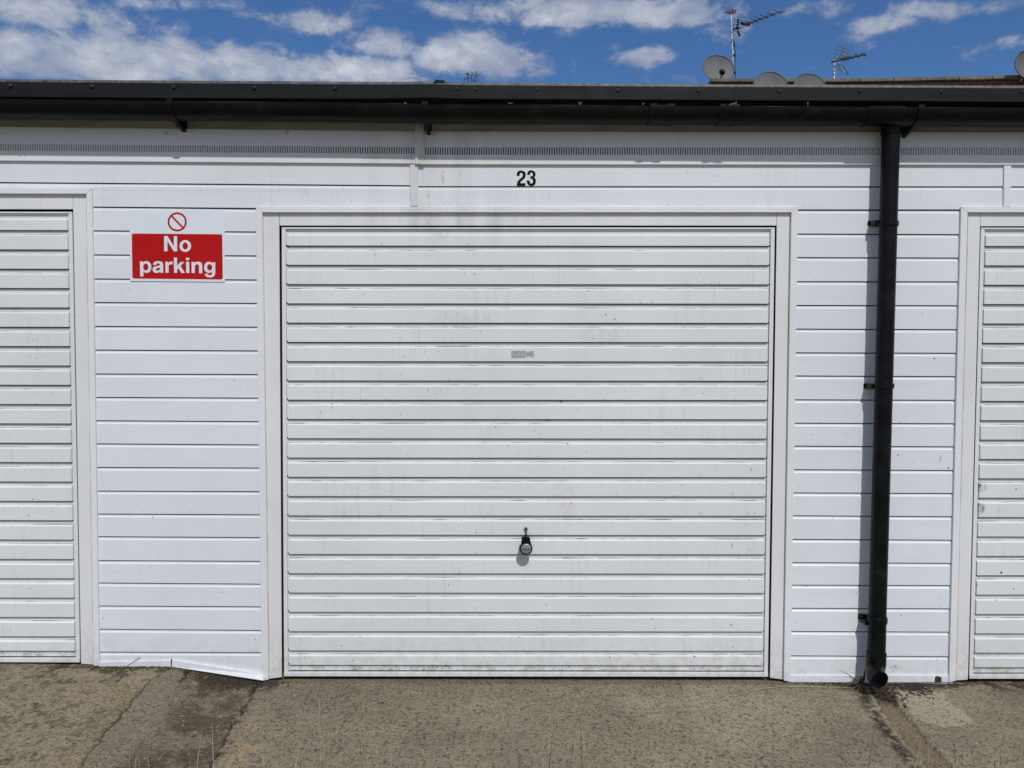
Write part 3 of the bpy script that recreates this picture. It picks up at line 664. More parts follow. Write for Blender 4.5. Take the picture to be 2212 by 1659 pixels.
# ------------------------------------------------------------------ fascia with its row of vent slots
YF = -.017
def fascia(xa, xb, ybot, yslot, ytop=(205,205)):
    """ybot/yslot give survey y at xa and xb"""
    A, B = U(xa, ybot[0], YF), U(xb, ybot[1], YF)
    S0a, S0b = U(xa, yslot[0], YF), U(xb, yslot[1], YF); S1a, S1b = U(xa, yslot[2], YF), U(xb, yslot[3], YF)
    TA, TB = (U(xa, 259, YF), U(xb, 284, YF)) if xb < 1000 else (U(xa, 284, YF), U(xb, 287, YF))
    mb = MB()
    def zz_(p, q, x): return p.z+(q.z-p.z)*(x-p.x)/(q.x-p.x)
    L, Rr = A.x, B.x
    def quad(x0, x1, z00, z01, z10, z11, Y=YF, mi=0):      # z at (x0 top, x1 top, x0 bottom, x1 bottom)
        mb.add([(x0,Y,z00),(x1,Y,z01),(x1,Y,z11),(x0,Y,z10)], [(0,3,2,1)], mi)
    quad(L, Rr, TA.z, TB.z, S0a.z, S0b.z); mb.add([(L,YF,TA.z),(Rr,YF,TB.z),(Rr,YF+.02,TB.z),(L,YF+.02,TA.z)], [(0,1,2,3)])
    quad(L, Rr, S1a.z, S1b.z, A.z, B.z)
    mb.add([(L,YF,A.z),(Rr,YF,B.z),(Rr,0,B.z),(L,0,A.z)], [(0,3,2,1)])
    pitch = .01042; ws = .0047; k = math.ceil(L/pitch); x = k*pitch; last = L
    while x+ws < Rr:
        quad(last, x, zz_(S0a,S0b,last), zz_(S0a,S0b,x), zz_(S1a,S1b,last), zz_(S1a,S1b,x))
        t0, t1 = zz_(S0a,S0b,x), zz_(S1a,S1b,x)
        mb.add([(x,YF,t0),(x,YF+.012,t0),(x,YF+.012,t1),(x,YF,t1)], [(0,1,2,3)]); mb.add([(x+ws,YF,t0),(x+ws,YF+.012,t0),(x+ws,YF+.012,t1),(x+ws,YF,t1)], [(3,2,1,0)])
        last = x+ws; x += pitch
    quad(last, Rr, zz_(S0a,S0b,last), S0b.z, zz_(S1a,S1b,last), S1b.z)
    quad(L, Rr, S0a.z+.01, S0b.z+.01, S1a.z-.01, S1b.z-.01, YF+.0125, 1)
    return build('fascia_board', mb, [M['fascia'], M['slot']], GB)
fascia(-1330, 896, (347-10, 353), (309.7-10, 318, 325-10, 332.5))
fascia(896, 3560, (354.6, 356.4), (318.3, 319.5, 334.3, 335.5))
mb = MB(); mb.box((XL, -.009, 2.30), (XR, .0, 2.47)); build('eave_shade_board', mb, M['eave_shade'], GB)  # board added to carry the painted shade tone under the gutter
slab('cover_strip', [(896,262),(915.5,262),(915.5,355),(897,354)], -.023, -.0172, M['fascia'])
# screw-hole plugs
for x, y in ((358,287.5),(620,286.5)):
    mb = MB(); mb.prism(disc((x,y),3.4,16), -.0185, -.0168); mb.prism(disc((x,y),2.3,16), -.0187, -.0185, 1)
    build('screw_cap', mb, [M['brass'], M['fascia']], GB)

# ------------------------------------------------------------------ roof edge trim
def edge_trim(xa, xb, tops, bots, YA):
    """cross-section swept left to right through survey points (x, ytop, ybottom)"""
    mb = MB(); st = []
    for x, yt, yb in tops:
        a = U(x, yt, YA); b = U(x, yb, YA)
        st.append([(a.x,YA+.10,a.z-.004),(a.x,YA+.012,a.z),(a.x,YA+.004,a.z-.001),(a.x,YA,a.z-.013),(b.x,YA-.004,b.z+.004),(b.x,YA-.004,b.z),(b.x,YA+.004,b.z)])
    m_ = len(st[0])
    for s in st: mb.v += s
    for i in range(len(st)-1):
        for j in range(m_-1):
            mb.f.append((i*m_+j, i*m_+j+1, (i+1)*m_+j+1, (i+1)*m_+j)); mb.m.append(1 if j == 2 else 0)
    return build('roof_trim', mb, [M['alu'], M['alu_edge']], GB)
YT = -.098
tL = [(-1330,160,200),(0,169.5,209.5),(200,171.5,211),(400,173,212.3),(737,175,213.7),(860,175.6,213),(900,174.8,212.3),(936.5,174.6,211.6)]
tR = [(940.5,174.9,212.4),(958,175.4,213),(1000,176.8,214),(1200,178.3,215),(1474,180.3,216.4),(1800,181.8,218),(2212,183.6,220.6),(3560,189,227)]
edge_trim(0,0,tL,None,YT); edge_trim(0,0,tR,None,YT-.003)
mb = MB(); mb.prism([(939.2,171.8),(960,173.6),(960,178),(940,178)], YT-.0035, YT+.09); build('roof_trim', mb, M['alu'], GB, label='raised overlap tab of the roof edge joint')
mb = MB(); mb.prism([(930,178),(948,178),(948,210),(930,210)], YT+.004, YT+.02); build('joint_backing', mb, M['dark'], GB)
mb = MB(); mb.prism([(936.3,176),(940.9,176),(940.9,212),(936.3,211)], YT+.0005, YT+.004); build('joint_gap', mb, M['dark'], GB)
mb = MB(); zr = U(1106, 176, YT).z
mb.box((XL, YT+.06, 2.44), (XR, YT+.072, 2.545)); build('roof_upstand', mb, M['plastic'], GB)
# screws in the trim
def ytrim(x, tb): return np.interp(x, [t[0] for t in tb], [t[1] for t in tb])
scr = None
for x in (22.5, 199, 375, 549.5, 724, 1344*.5486+290.5, 986, 1160.5, 1334.5, 1509, 1683, 1858, 2033, 2208, -152, -327, -502, -677, 2383, 2558, 2733):
    tb = tL if x < 938 else tR
    p = U(x, ytrim(x, tb)+15.5, YT-.004)
    if scr is None:
        mb = MB(); c = p
        mb.tube([c+Vector((0,.006,0)), c+Vector((0,-.0035,0)), c+Vector((0,-.0055,0))], [.0075,.0075,.0045], 12)
        scr = fix(build('screw', mb, M['screw'], GB)); base = p.copy(); bl = scr.location.copy()
    else:
        o = scr.copy(); COL.objects.link(o); o.location = bl+(p-base)

# ------------------------------------------------------------------ gutter
YG, RG = -.101, .0585
lipY = YG-RG
gp = [(-1330,206),(0,216.5),(737,222.5),(925,226),(1474,229),(1900,232),(2212,233.6),(3560,240)]
GS = [U(x, y, lipY) for x, y in gp]
def gz_lip(X): return float(np.interp(X, [p.x for p in GS], [p.z for p in GS]))
def halfround(stations, r, thick=.0028, lip=True, a0=0, a1=180, seg=20):
    mb = MB(); prof = []
    for k in range(seg+1):
        a = R(lerp(a0, a1, k/seg)); prof.append((-r*math.cos(a), -r*math.sin(a)))
    inner = []
    for k in range(seg, -1, -1):
        a = R(lerp(a0, a1, k/seg)); inner.append((-(r-thick)*math.cos(a), -(r-thick)*math.sin(a)))
    loop = prof+inner
    if lip: loop = [(-r-.0015, -.004), (-r-.0015, .0015), (-r+thick+.0015, .0015)][:0]+loop
    n = len(loop)
    for X, z in stations: mb.v += [(X, YG+y, z+zz0) for y, zz0 in loop]
    for i in range(len(stations)-1):
        for j in range(n): mb.f.append((i*n+j, i*n+(j+1)%n, (i+1)*n+(j+1)%n, (i+1)*n+j)); mb.m.append(0)
    for i in (0, len(stations)-1):
        for j in range(seg): mb.f.append((i*n+j, i*n+j+1, i*n+2*seg-j, i*n+2*seg+1-j)); mb.m.append(0)
    return mb
gut = fix(build('gutter', halfround([(p.x, p.z) for p in GS], RG), M['plastic'], GB, smooth=False))
for p_ in gut.data.polygons: p_.use_smooth = True
gut.modifiers.new('edge', 'EDGE_SPLIT').split_angle = R(40)
mb = MB()
for a, b in zip(GS[:-1], GS[1:]): mb.tube([a+Vector((0,.0015,.0)), b+Vector((0,.0015,.0))], .0026, 8)
build('gutter_lip', mb, M['plastic'], gut, smooth=True)
def strap(xpx, wd, rad=RG+.004, name='gutter_union', a0=-3, a1=183):
    X = U(xpx, 240, lipY).x; return fix(build(name, halfround([(X-wd/2, gz_lip(X-wd/2)), (X+wd/2, gz_lip(X+wd/2))], rad, .004, False, a0, a1), M['plastic'], gut, bevel=.001))
for x in (1412, 1450.5, 1562, 1591): strap(x, .030 if x < 1500 else .026, RG+.0045, a0=-8)
strap(1431, .075, RG+.0025); strap(1576, .060, RG+.0025)
def bracket(xpx):
    X = U(xpx, 240, lipY).x; z = gz_lip(X); w2 = .012
    mb = halfround([(X-w2, z), (X+w2, z)], RG+.0055, .004, False, -10, 185)
    # web running back and down to the fascia
    pr_ = [(YG-.030, z-.056), (YG+.003, z-.067), (-.040, z-.078), (-.0125, z-.084), (-.0125, z-.020), (YG+.050, z-.036), (YG+.02, z-.058), (YG, z-.062)]
    n = len(pr_)
    mb.add([(X-.008, y, q) for y, q in pr_]+[(X+.008, y, q) for y, q in pr_], [tuple(range(n)), tuple(reversed(range(n, 2*n)))]+[(i, (i+1)%n, n+(i+1)%n, n+i) for i in range(n)])
    mb.box((X-w2, -.0165, z-.085), (X+w2, -.0122, z-.02))
    return fix(build('gutter_bracket', mb, M['plastic'], gut, bevel=.0008))
for x in (366, 918, 1990, -190, 2540): bracket(x)
# running outlet above the downpipe
strap(1916, .150, RG+.004, 'gutter_outlet', -4, 184)

# ------------------------------------------------------------------ downpipe
YP = -.072; RP = .0358
def tubeobj(name, path, rad, parent, m=M['plastic'], seg=36, hollow=False, **k):
    mb = MB(); mb.tube(path, rad, seg, caps=not hollow)
    if hollow:
        path = [Vector(p) for p in path]
        ir = [r-.0035 for r in rad]; mb.tube(path, ir, seg, caps=False)
        n = len(path); tot = n*seg
        for kk in range(seg): mb.f.append(((n-1)*seg+kk, (n-1)*seg+(kk+1)%seg, tot+(n-1)*seg+(kk+1)%seg, tot+(n-1)*seg+kk)); mb.m.append(0)
        # bore goes dark
    o = build(name, mb, m, parent, smooth=True); e = o.modifiers.new('edge', 'EDGE_SPLIT'); e.split_angle = R(35); return fix(o)
def axis(y): return U(lerp(1925, 1892.3, (y-262)/(1440-262)), y, YP)
dp = tubeobj('downpipe', [axis(248), axis(700), axis(1100), axis(1336)], RP, GB)
tubeobj('downpipe_outlet', [U(1924, 244, -.096), U(1924.5, 258, -.090), axis(268), axis(292)], [.047,.043,.0405,.0395], dp)
tubeobj('pipe_socket', [axis(1331), axis(1333), axis(1344), axis(1345)], [RP+.002,RP+.004,RP+.004,RP+.0025], dp)
tubeobj('pipe_length', [axis(1340), axis(1415)], RP+.0008, dp)
def clip(y, tab, scrw, lbl=None):
    mb = MB(); mb.tube([axis(y-5.2), axis(y+5.2)], RP+.0048, 36)
    mb.prism(tab, -.0115, -.0062)
    a = U((tab[1][0]+tab[2][0])/2, y, -.0115); c = axis(y)
    mb.box((a.x-.016, -.062, a.z-.0085), (a.x+.002, -.0075, a.z+.0085))
    mb.prism(disc(scrw, 2.5, 14), -.0135, -.0115, 1)
    o = fix(build('pipe_clip', mb, [M['plastic'], M['steel']], dp, bevel=.0008)); return o
clip(484, [(1874.6,485.2),(1875.8,476.3),(1897,479.6),(1896,489)], (1881.6,481))
clip(833.5, [(1866.4,839),(1866.8,828),(1888,829),(1888,839.8)], (1872.5,833))
clip(1338, [(1854,1336.8),(1854.6,1326.2),(1876,1327.6),(1876.4,1337.6)], (1859.8,1331.5))
# shoe at the foot
b0 = axis(1409); b1 = axis(1432); e1 = U(1900.5, 1468.5, -.170)
path = [b0, b0+(b1-b0)*.05, b1]
n_ = 9; c1 = b1+Vector((-.001, -.0, -.038)); 
for i in range(1, n_+1):
    t = i/n_; c2 = e1+Vector((-.012, .050, .010))
    path.append(b1*(1-t)**3+c1*3*t*(1-t)**2+c2*3*t*t*(1-t)+e1*t**3)
rads = [RP+.0045]*2+[RP+.0045]+[RP+.0035-.0015*i/n_ for i in range(1, n_+1)]
shoe = tubeobj('pipe_shoe', path, rads, dp, hollow=True)
mb = MB(); mb.tube([path[-4], path[-4]+(path[-3]-path[-4])*.05], RP-.001, 32); build('pipe_bore', mb, M['dark'], dp)

# ------------------------------------------------------------------ lettering from traced outlines
def smooth_loop(pts, sub=6):
    n = len(pts); o = []
    P = [Vector((p[0], p[1])) for p in pts]; C = [len(p) > 2 for p in pts]
    for i in range(n):
        j = (i+1) % n
        if C[i] and C[j]: o.append(P[i]); continue
        pa = P[i-1] if not C[i] else P[i]-(P[j]-P[i])*.35; pb = P[(j+1) % n] if not C[j] else P[j]+(P[j]-P[i])*.35
        if C[i]: pa = P[i]*2-P[j] if False else P[i]-(P[j]-P[i])*.5
        for k in range(sub):
            t = k/sub
            o.append(.5*((2*P[i])+(P[j]-pa)*t+(2*pa-5*P[i]+4*P[j]-pb)*t*t+(-pa+3*P[i]-3*P[j]+pb)*t**3))
    return o
def glyph(mb, loops, tr, Yf, Yb, mi=0, grow=0.0):
    Ls = []
    for l in loops:
        q = [Vector(tr(p)) for p in smooth_loop(l)]
        if grow:
            n = len(q); A = sum(q[i].x*q[(i+1) % n].y-q[(i+1) % n].x*q[i].y for i in range(n)); sg = 1 if A > 0 else -1
            q2 = []
            for i in range(n):
                d_ = (q[(i+1) % n]-q[i-1]).normalized(); q2.append(q[i]+Vector((d_.y, -d_.x))*grow*sg)
            q = q2
        Ls.append([U(p.x, p.y, Yf) for p in q])
    flat = [Vector((p.x, p.z, 0)) for l in Ls for p in l]
    tri = geometry.tessellate_polygon([[Vector((p.x, p.z, 0)) for p in l] for l in Ls])
    o = len(mb.v); mb.v += [(p.x, Yf, p.y) for p in flat]
    for t in tri: mb.f.append(tuple(o+i for i in t)); mb.m.append(mi)
def ell(cx, cy, rx, ry, n=16, rot=0): return [(cx+rx*math.cos(2*math.pi*i/n)*math.cos(rot)-ry*math.sin(2*math.pi*i/n)*math.sin(rot), cy+rx*math.cos(2*math.pi*i/n)*math.sin(rot)+ry*math.sin(2*math.pi*i/n)*math.cos(rot)) for i in range(n)]
tA = lambda p: ((540+p[0]/9.216)/1.82278, (920+p[1]/9.216)/1.82278)
tB = lambda p: ((700+p[0]/9.216)/1.82278, (920+p[1]/9.216)/1.82278)
g_N = [[(978,86,1),(1102,86,1),(1332,462,1),(1330,90,1),(1450,90,1),(1450,643,1),(1330,640,1),(1098,262,1),(1098,638,1),(982,638,1)]]
g_o = [ell(272,447,211,214,20), ell(270,447,99,127,16)]
g_p = [[(102,1008,1),(210,1006,1),(212,1056,1),(260,1012),(345,998),(440,1032),(500,1120),(514,1215),(492,1330),(430,1400),(340,1420),(270,1402),(228,1360,1),(228,1552,1),(110,1552,1)], ell(313,1210,96,126,16)]
g_a = [[(578,1132,1),(600,1060),(660,1012),(755,998),(860,1012),(925,1060),(942,1140),(944,1290),(946,1375),(956,1416,1),(848,1416,1),(836,1374,1),(780,1412),(700,1426),(615,1402),(568,1340),(566,1270),(605,1210),(690,1180),(790,1162),(824,1140),(822,1096),(760,1078),(708,1092),(688,1134,1)],
       [(830,1228,1),(770,1246),(700,1262),(682,1300),(704,1334),(750,1344),(810,1318),(830,1272)]]
g_r = [[(1022,1020,1),(1128,1018,1),(1128,1088,1),(1168,1034),(1225,1012),(1282,1010,1),(1280,1112,1),(1210,1112),(1158,1142),(1142,1210),(1140,1418,1),(1030,1416,1)]]
g_k = [[(1330,868,1),(1444,868,1),(1450,1164,1),(1582,1026,1),(1708,1028,1),(1572,1174,1),(1736,1426,1),(1602,1424,1),(1492,1252,1),(1454,1290,1),(1454,1420,1),(1342,1420,1)]]
g_i = [[(300,1022,1),(414,1024,1),(420,1424,1),(308,1424,1)]]; g_id = [[(294,874,1),(412,876,1),(412,962,1),(298,960,1)]]
g_n = [[(500,1028,1),(608,1030,1),(608,1080,1),(655,1034),(740,1018),(840,1050),(882,1130),(886,1240),(888,1436,1),(774,1434,1),(772,1230),(764,1150),(700,1110),(640,1136),(618,1200),(618,1428,1),(506,1426,1)]]
g_g = [[(1258,1042,1),(1358,1042,1),(1360,1230),(1358,1430),(1330,1520),(1260,1574),(1170,1590),(1070,1570),(1000,1520),(974,1460,1),(1080,1460,1),(1110,1496),(1165,1512),(1225,1490),(1252,1430),(1254,1366,1),(1210,1408),(1130,1424),(1030,1394),(968,1310),(956,1210),(985,1105),(1050,1036),(1130,1022),(1200,1036),(1252,1086,1)], ell(1158,1222,94,116,16)]
YS = -.0085
sc_ = U(383, 607, YS)
SG = thing('no_parking_sign', (sc_.x, -.0062, sc_.z), 'white and red No parking sign fixed to the cladding left of the middle door', 'sign')
def rrect(c, r, n=5):
    o = []
    for i, (x, y) in enumerate(c):
        px_, py_ = c[i-1]; nx_, ny_ = c[(i+1) % 4]
        a = Vector((px_-x, py_-y)).normalized(); b = Vector((nx_-x, ny_-y)).normalized(); p = Vector((x, y))
        for k in range(n+1):
            t = k/n; o.append(tuple((p+a*r)*(1-t)**2+p*2*t*(1-t)+(p+b*r)*t*t))
    return o
mb = MB(); mb.prism([(279.7,453.6),(485,454.3),(486.2,609),(281,607.3)], YS, -.0061); fix(build('plate', mb, M['signw'], SG))
mb = MB(); mb.prism(rrect([(284.6,504.4),(480,506),(481.2,603.9),(285.9,601.6)], 5), -.0088, -.0085); build('red_panel', mb, M['red'], SG)
mb = MB()
for l, tr in ((g_N,tA),(g_o,tB),(g_p,tA),(g_a,tA),(g_r,tA),(g_k,tA),(g_i,tB),(g_id,tB),(g_n,tB),(g_g,tB)): glyph(mb, l, tr, -.0090, -.0088)
build('lettering', mb, M['signw'], SG)
mb = MB(); glyph(mb, [ell(382.8,479.3,20.7,20.7,32), ell(382.8,479.3,16.6,16.6,32)], lambda p: p, -.0088, 0)
dv = Vector((1, 1.03)).normalized(); pn = Vector((-dv.y, dv.x)); cc_ = Vector((382.8, 479.3))
q = [cc_-dv*17.2+pn*1.95, cc_-dv*17.2-pn*1.95, cc_+dv*17.2-pn*1.95, cc_+dv*17.2+pn*1.95]
mb.add([U(a.x, a.y, -.00875) for a in q], [(0,1,2,3)])
build('prohibition_symbol', mb, M['red'], SG)

tD = lambda p: ((2010+p[0]/16.59)/1.82278, (650+p[1]/16.59)/1.82278)
d2 = [[(420,690,1),(428,560),(480,440),(590,376),(720,368),(870,410),(960,500),(988,620),(970,740),(910,850),(810,945),(700,1040),(600,1192,1),(970,1194,1),(970,1345,1),(420,1345,1),(425,1250),(470,1100),(560,970),(680,860),(770,780),(815,690),(812,580),(770,510),(700,488),(630,520),(590,600),(590,690,1)]]
d3 = [[(1098,622,1),(1130,480),(1210,385),(1350,350),(1490,380),(1590,470),(1625,590),(1605,710),(1510,798,1),(1600,870),(1645,980),(1640,1130),(1580,1270),(1470,1335),(1350,1348),(1210,1310),(1120,1210),(1080,1080),(1078,1010,1),(1242,1010,1),(1250,1120),(1290,1190),(1360,1216),(1440,1180),(1478,1090),(1474,970),(1430,890),(1360,862),(1300,858,1),(1300,750,1),(1370,745),(1440,705),(1470,620),(1450,520),(1380,470),(1310,490),(1268,560),(1262,630,1)]]
p0 = U(1137, 404, YC)
HN = thing('house_number', (p0.x, YC, p0.z), 'black number 23 stuck on the white header above the middle door', 'number')
for l in (d2, d3):
    mb = MB(); glyph(mb, l, tD, YC-.0009, 0, 0, .38); build('digit', mb, M['vinyl'], HN)

# ------------------------------------------------------------------ the flats behind
YB = 12.0
BBH = U(1700, 171.6, YB).z
zt = BBH
cpts = [(1534, 171.8), (1786, 171.6), (2000, 168.0), (2212, 163.6), (2700, 153)]
cw = []
for px, py in cpts:                                    # same roof height, so each survey ray fixes its own distance
    d = ray(px, py); t = (zt-H)/d.z; cw.append(EYE+d*t)
cw[0].y = cw[1].y = min(cw[0].y, cw[1].y)
BB = thing('brick_building', (cw[1].x, cw[1].y, 0), 'red brick block with a weathered stone parapet behind the garages', 'building')
mb = MB()
for a, b in zip(cw[:-1], cw[1:]):
    mb.add([(a.x,a.y+.04,0),(b.x,b.y+.04,0),(b.x,b.y+.04,zt-.07),(a.x,a.y+.04,zt-.07)], [(0,1,2,3)])
far_ = 8
mb.add([(cw[0].x,cw[0].y+.04,0),(cw[0].x,cw[0].y+far_,0),(cw[0].x,cw[0].y+far_,zt-.07),(cw[0].x,cw[0].y+.04,zt-.07)], [(0,3,2,1)])
mb.add([(cw[0].x,cw[0].y+far_,0),(cw[-1].x,cw[0].y+far_,0),(cw[-1].x,cw[0].y+far_,zt-.07),(cw[0].x,cw[0].y+far_,zt-.07)], [(0,3,2,1)])
mb.add([(cw[-1].x,cw[-1].y+.04,0),(cw[-1].x,cw[0].y+far_,0),(cw[-1].x,cw[0].y+far_,zt-.07),(cw[-1].x,cw[-1].y+.04,zt-.07)], [(0,1,2,3)])
build('wall', mb, M['brick'], BB)
mb = MB()
mb.add([(p.x,p.y+.2,zt-.12) for p in cw]+[(cw[-1].x,cw[0].y+far_,zt-.12),(cw[0].x,cw[0].y+far_,zt-.12)], [tuple(range(len(cw)+2))]); build('roof', mb, M['felt'], BB)
tot = []
for a, b in zip(cw[:-1], cw[1:]):
    n = max(1, round((b-a).length/.62))
    for i in range(n): tot.append((a.lerp(b, i/n), a.lerp(b, (i+1)/n)))
for a, b in tot:
    dz = random.uniform(-.004, .004); dirn = (b-a).normalized(); nn = Vector((-dirn.y, dirn.x, 0)); g_ = dirn*.006
    a2, b2 = a+g_, b-g_; v = [a2-nn*.05, b2-nn*.05, b2+nn*.30, a2+nn*.30]
    mb = MB(); mb.add([(p.x,p.y,zt-.065+dz) for p in v]+[(p.x,p.y,zt+dz) for p in v], [(3,2,1,0),(4,5,6,7),(0,1,5,4),(1,2,6,5),(2,3,7,6),(3,0,4,7)])
    build('coping_stone', mb, M['coping'], BB, bevel=.006)

# ------------------------------------------------------------------ satellite dishes
def sat_dish(px, py, Y, rx, ry, nrm, matl, label, lnb=None, base_z=None):
    c = U(px, py, Y); k = F/(Y+D); n = Vector(nrm).normalized()
    up_ = (Vector((0,0,1))-n*n.z).normalized(); sd_ = up_.cross(n)
    a, b = rx/k, ry/k
    root = thing('satellite_dish', (c.x, c.y+.15, base_z if base_z is not None else zt), label, 'satellite dish', 'satellite dishes on the roof behind')
    mb = MB(); seg, rg = 44, 9; dep = .16*a
    def P_(r, t, off): return c+sd_*(a*r*math.cos(t))+up_*(b*r*math.sin(t))-n*(dep*(1-r*r))+n*off+n*dep*0
    V_ = []
    for s_, off in ((0, 0.0), (1, -.012)):
        V_.append(P_(0, 0, off))
        for i in range(1, rg+1):
            for j in range(seg): V_.append(P_(i/rg, 2*math.pi*j/seg, off))
    st = 1+rg*seg; Fd = []
    for s_ in (0, 1):
        o = s_*st
        for j in range(seg): Fd.append((o, o+1+j, o+1+(j+1)%seg))
        for i in range(rg-1):
            for j in range(seg): Fd.append((o+1+i*seg+j, o+1+i*seg+(j+1)%seg, o+1+(i+1)*seg+(j+1)%seg, o+1+(i+1)*seg+j))
    for j in range(seg):
        e = 1+(rg-1)*seg; Fd.append((e+j, e+(j+1)%seg, st+e+(j+1)%seg, st+e+j))
    mb.add(V_, Fd)
    o = fix(build('dish', mb, matl, root, smooth=True)); o.modifiers.new('e', 'EDGE_SPLIT').split_angle = R(50)
    mb = MB(); mb.tube([P_(1, 2*math.pi*j/seg, .002) for j in range(seg)]+[P_(1, 0, .002)], .008, 8); build('rim', mb, M['aerial'], root, smooth=True)
    # back bracket and pole down to the roof
    bk = c-n*(dep+.03); mb = MB(); mb.tube([bk+n*.02, bk-n*.12], .035, 12); mb.tube([bk-n*.10, Vector((bk.x, (bk-n*.10).y, root.location.z-.10))], .022, 12)
    build('mount', mb, M['pole'], root, smooth=True)
    if lnb:
        e = U(lnb[0], lnb[1], Y-.38); s = c-up_*b*.95+n*.01; mb = MB(); mb.tube([s, e], .011, 8); mb.tube([s+sd_*.05, e+sd_*.01], .008, 8); build('arm', mb, M['aerial'], root)
        mb = MB(); di = (c-e).normalized(); mb.tube([e-di*.04, e+di*.015, e+di*.07, e+di*.10], [.045,.055,.055,.035], 14); build('receiver', mb, M['plastic'], root, smooth=True)
    return root
sat_dish(1551.5, 147.5, 12.3, 34.2, 30.5, (.10,-1,.22), M['dish'], 'round grey dish with a receiver arm beside the tall aerial mast', (1560.5, 156.5), zt)
sat_dish(1664.5, 187.5, 11.2, 36.0, 37.0, (-.05,-1,.30), M['dish_mesh'], 'taller of the two half-hidden mesh dishes, nearer the tall mast', None, 5.2)
sat_dish(1750.5, 189.5, 11.2, 36.5, 34.5, (.12,-1,.30), M['dish_mesh'], 'lower of the two half-hidden mesh dishes, nearer the short aerial', None, 5.2)
sat_dish(2222, 139, 11.6, 36, 29.5, (.25,-1,-.05), M['dish'], 'dark grey dish cut off by the right edge of the picture', None, zt)

# ------------------------------------------------------------------ television aerials
def q4(zx, zy, Y): return U((2700+zx/2.765)/1.82278, (zy/2.765)/1.82278, Y)
YA_ = 12.45
def rod(mb, a, b, r=.008, mi=0, seg=6): mb.tube([a, b], r, seg, mi)
top_ = q4(492, 108, YA_); foot = q4(536, 905, YA_); foot.z = zt-.35
A1 = thing('tv_aerial', foot, 'tall aerial mast with a long ribbed boom and star-shaped top', 'aerial', 'television aerials on the roof behind')
mb = MB(); mb.tube([foot, foot.lerp(top_, .5), top_], .017, 10)
build('mast', mb, M['pole'], A1, smooth=True)
mb = MB()
for zx, zy in ((521,492),(525,605),(530,795),(514,318)): 
    p = q4(zx, zy, YA_); mb.tube([p-Vector((0,0,.022)), p+Vector((0,0,.022))], .024, 10)
mb.tube([q4(524,430,YA_-.03), q4(540,560,YA_-.03), q4(536,700,YA_-.03), q4(543,860,YA_-.03)], .006, 6)
build('cable', mb, M['plastic'], A1)
mb = MB(); b_a, b_b = q4(512, 322, YA_-.05), q4(1048, 122, YA_-.35); rod(mb, b_a, b_b, .012)
for i, (zx, zy) in enumerate(((668,243),(710,228),(762,210),(815,190),(873,168),(943,142),(1018,118))):
    t = (zx-512)/(1048-512); c = b_a.lerp(b_b, t); h = Vector((-.12, -.02, .045)); rod(mb, c-h*.45, c+h*1.0, .009); mb.tube([c-Vector((0,0,.004)), c+Vector((0,0,.03))], .013, 8)
rod(mb, b_b+Vector((-.02,0,.004)), b_b+Vector((.07,0,-.02)), .010)
build('boom', mb, M['aerial'], A1)
mb = MB()
c = q4(560, 300, YA_-.1)
for (a, b, r) in (((575,192),(560,305),.020),((560,305),(585,392),.020),((600,245),(700,268),.034),((545,310),(690,262),.014)): rod(mb, q4(*a, YA_-.1), q4(*b, YA_-.12), r, 0, 10)
rod(mb, q4(545,300,YA_-.1), q4(575,320,YA_-.1), .035, 0, 10)
build('dipole', mb, M['plastic'], A1)
mb = MB()
for a, b in (((512,190),(658,220)),((495,246),(575,262)),((540,328),(652,350)),((535,372),(662,396)),((530,290),(665,288))): rod(mb, q4(*a, YA_-.12), q4(*b, YA_-.12), .008)
rod(mb, q4(545,330,YA_-.1), q4(528,378,YA_-.1), .010)
build('reflector', mb, M['aerial_l'], A1)
mb = MB()
for a, b in (((435,134),(550,112)),((460,108),(548,140)),((470,142),(515,98)),((440,134),(500,132)),((500,128),(552,108))): rod(mb, q4(*a, YA_), q4(*b, YA_-.02), .016)
for zx, zy in ((495,100),(520,118),(480,138),(508,140)): rod(mb, q4(zx, zy, YA_), q4(zx+8, zy+14, YA_), .024, 0, 8)
build('top_array', mb, M['aerial'], A1)

t2 = q4(1620, 650, YA_); f2 = q4(1613, 865, YA_); f2.z = zt-.3
A2 = thing('tv_aerial', f2, 'short aerial mast with a wire grid reflector above the parapet', 'aerial', 'television aerials on the roof behind')
mb = MB(); mb.tube([f2, t2], .025, 10); build('mast', mb, M['pole'], A2, smooth=True)
mb = MB(); b_a, b_b = q4(1585, 675, YA_-.03), q4(1962, 588, YA_-.45); rod(mb, b_a, b_b, .018)
for zx, zy in ((1708,650),(1740,640),(1765,632),(1805,622),(1870,604),(1940,585)):
    t = (zx-1585)/(1962-1585); c = b_a.lerp(b_b, t); rod(mb, c+Vector((-.075,-.02,.022)), c+Vector((.055,.02,-.01)), .010); mb.tube([c, c+Vector((0,0,.045))], .013, 8); rod(mb, c+Vector((.0,0,0)), c+Vector((.05,.03,-.05)), .004)
build('boom', mb, M['aerial'], A2)
def grid(mb, q_, nu, nv, r):
    a, b, c_, d_ = [q4(*p, YA_-.12) for p in q_]
    for i in range(nu+1):
        t = i/nu; rod(mb, a.lerp(b, t), d_.lerp(c_, t), r)
    for i in range(nv+1):
        t = i/nv; rod(mb, a.lerp(d_, t), b.lerp(c_, t), r)
mb = MB(); grid(mb, ((1665,492),(1775,545),(1742,650),(1610,632)), 2, 3, .0065); rod(mb, q4(1722,512,YA_-.12), q4(1665,655,YA_-.12), .012); build('reflector', mb, M['aerial'], A2)
mb = MB(); grid(mb, ((1632,690),(1715,712),(1775,815),(1672,768)), 2, 4, .0045); rod(mb, q4(1665,690,YA_-.12), q4(1732,796,YA_-.12), .013, 1); build('reflector', mb, [M['aerial'], M['aerial_l']], A2)

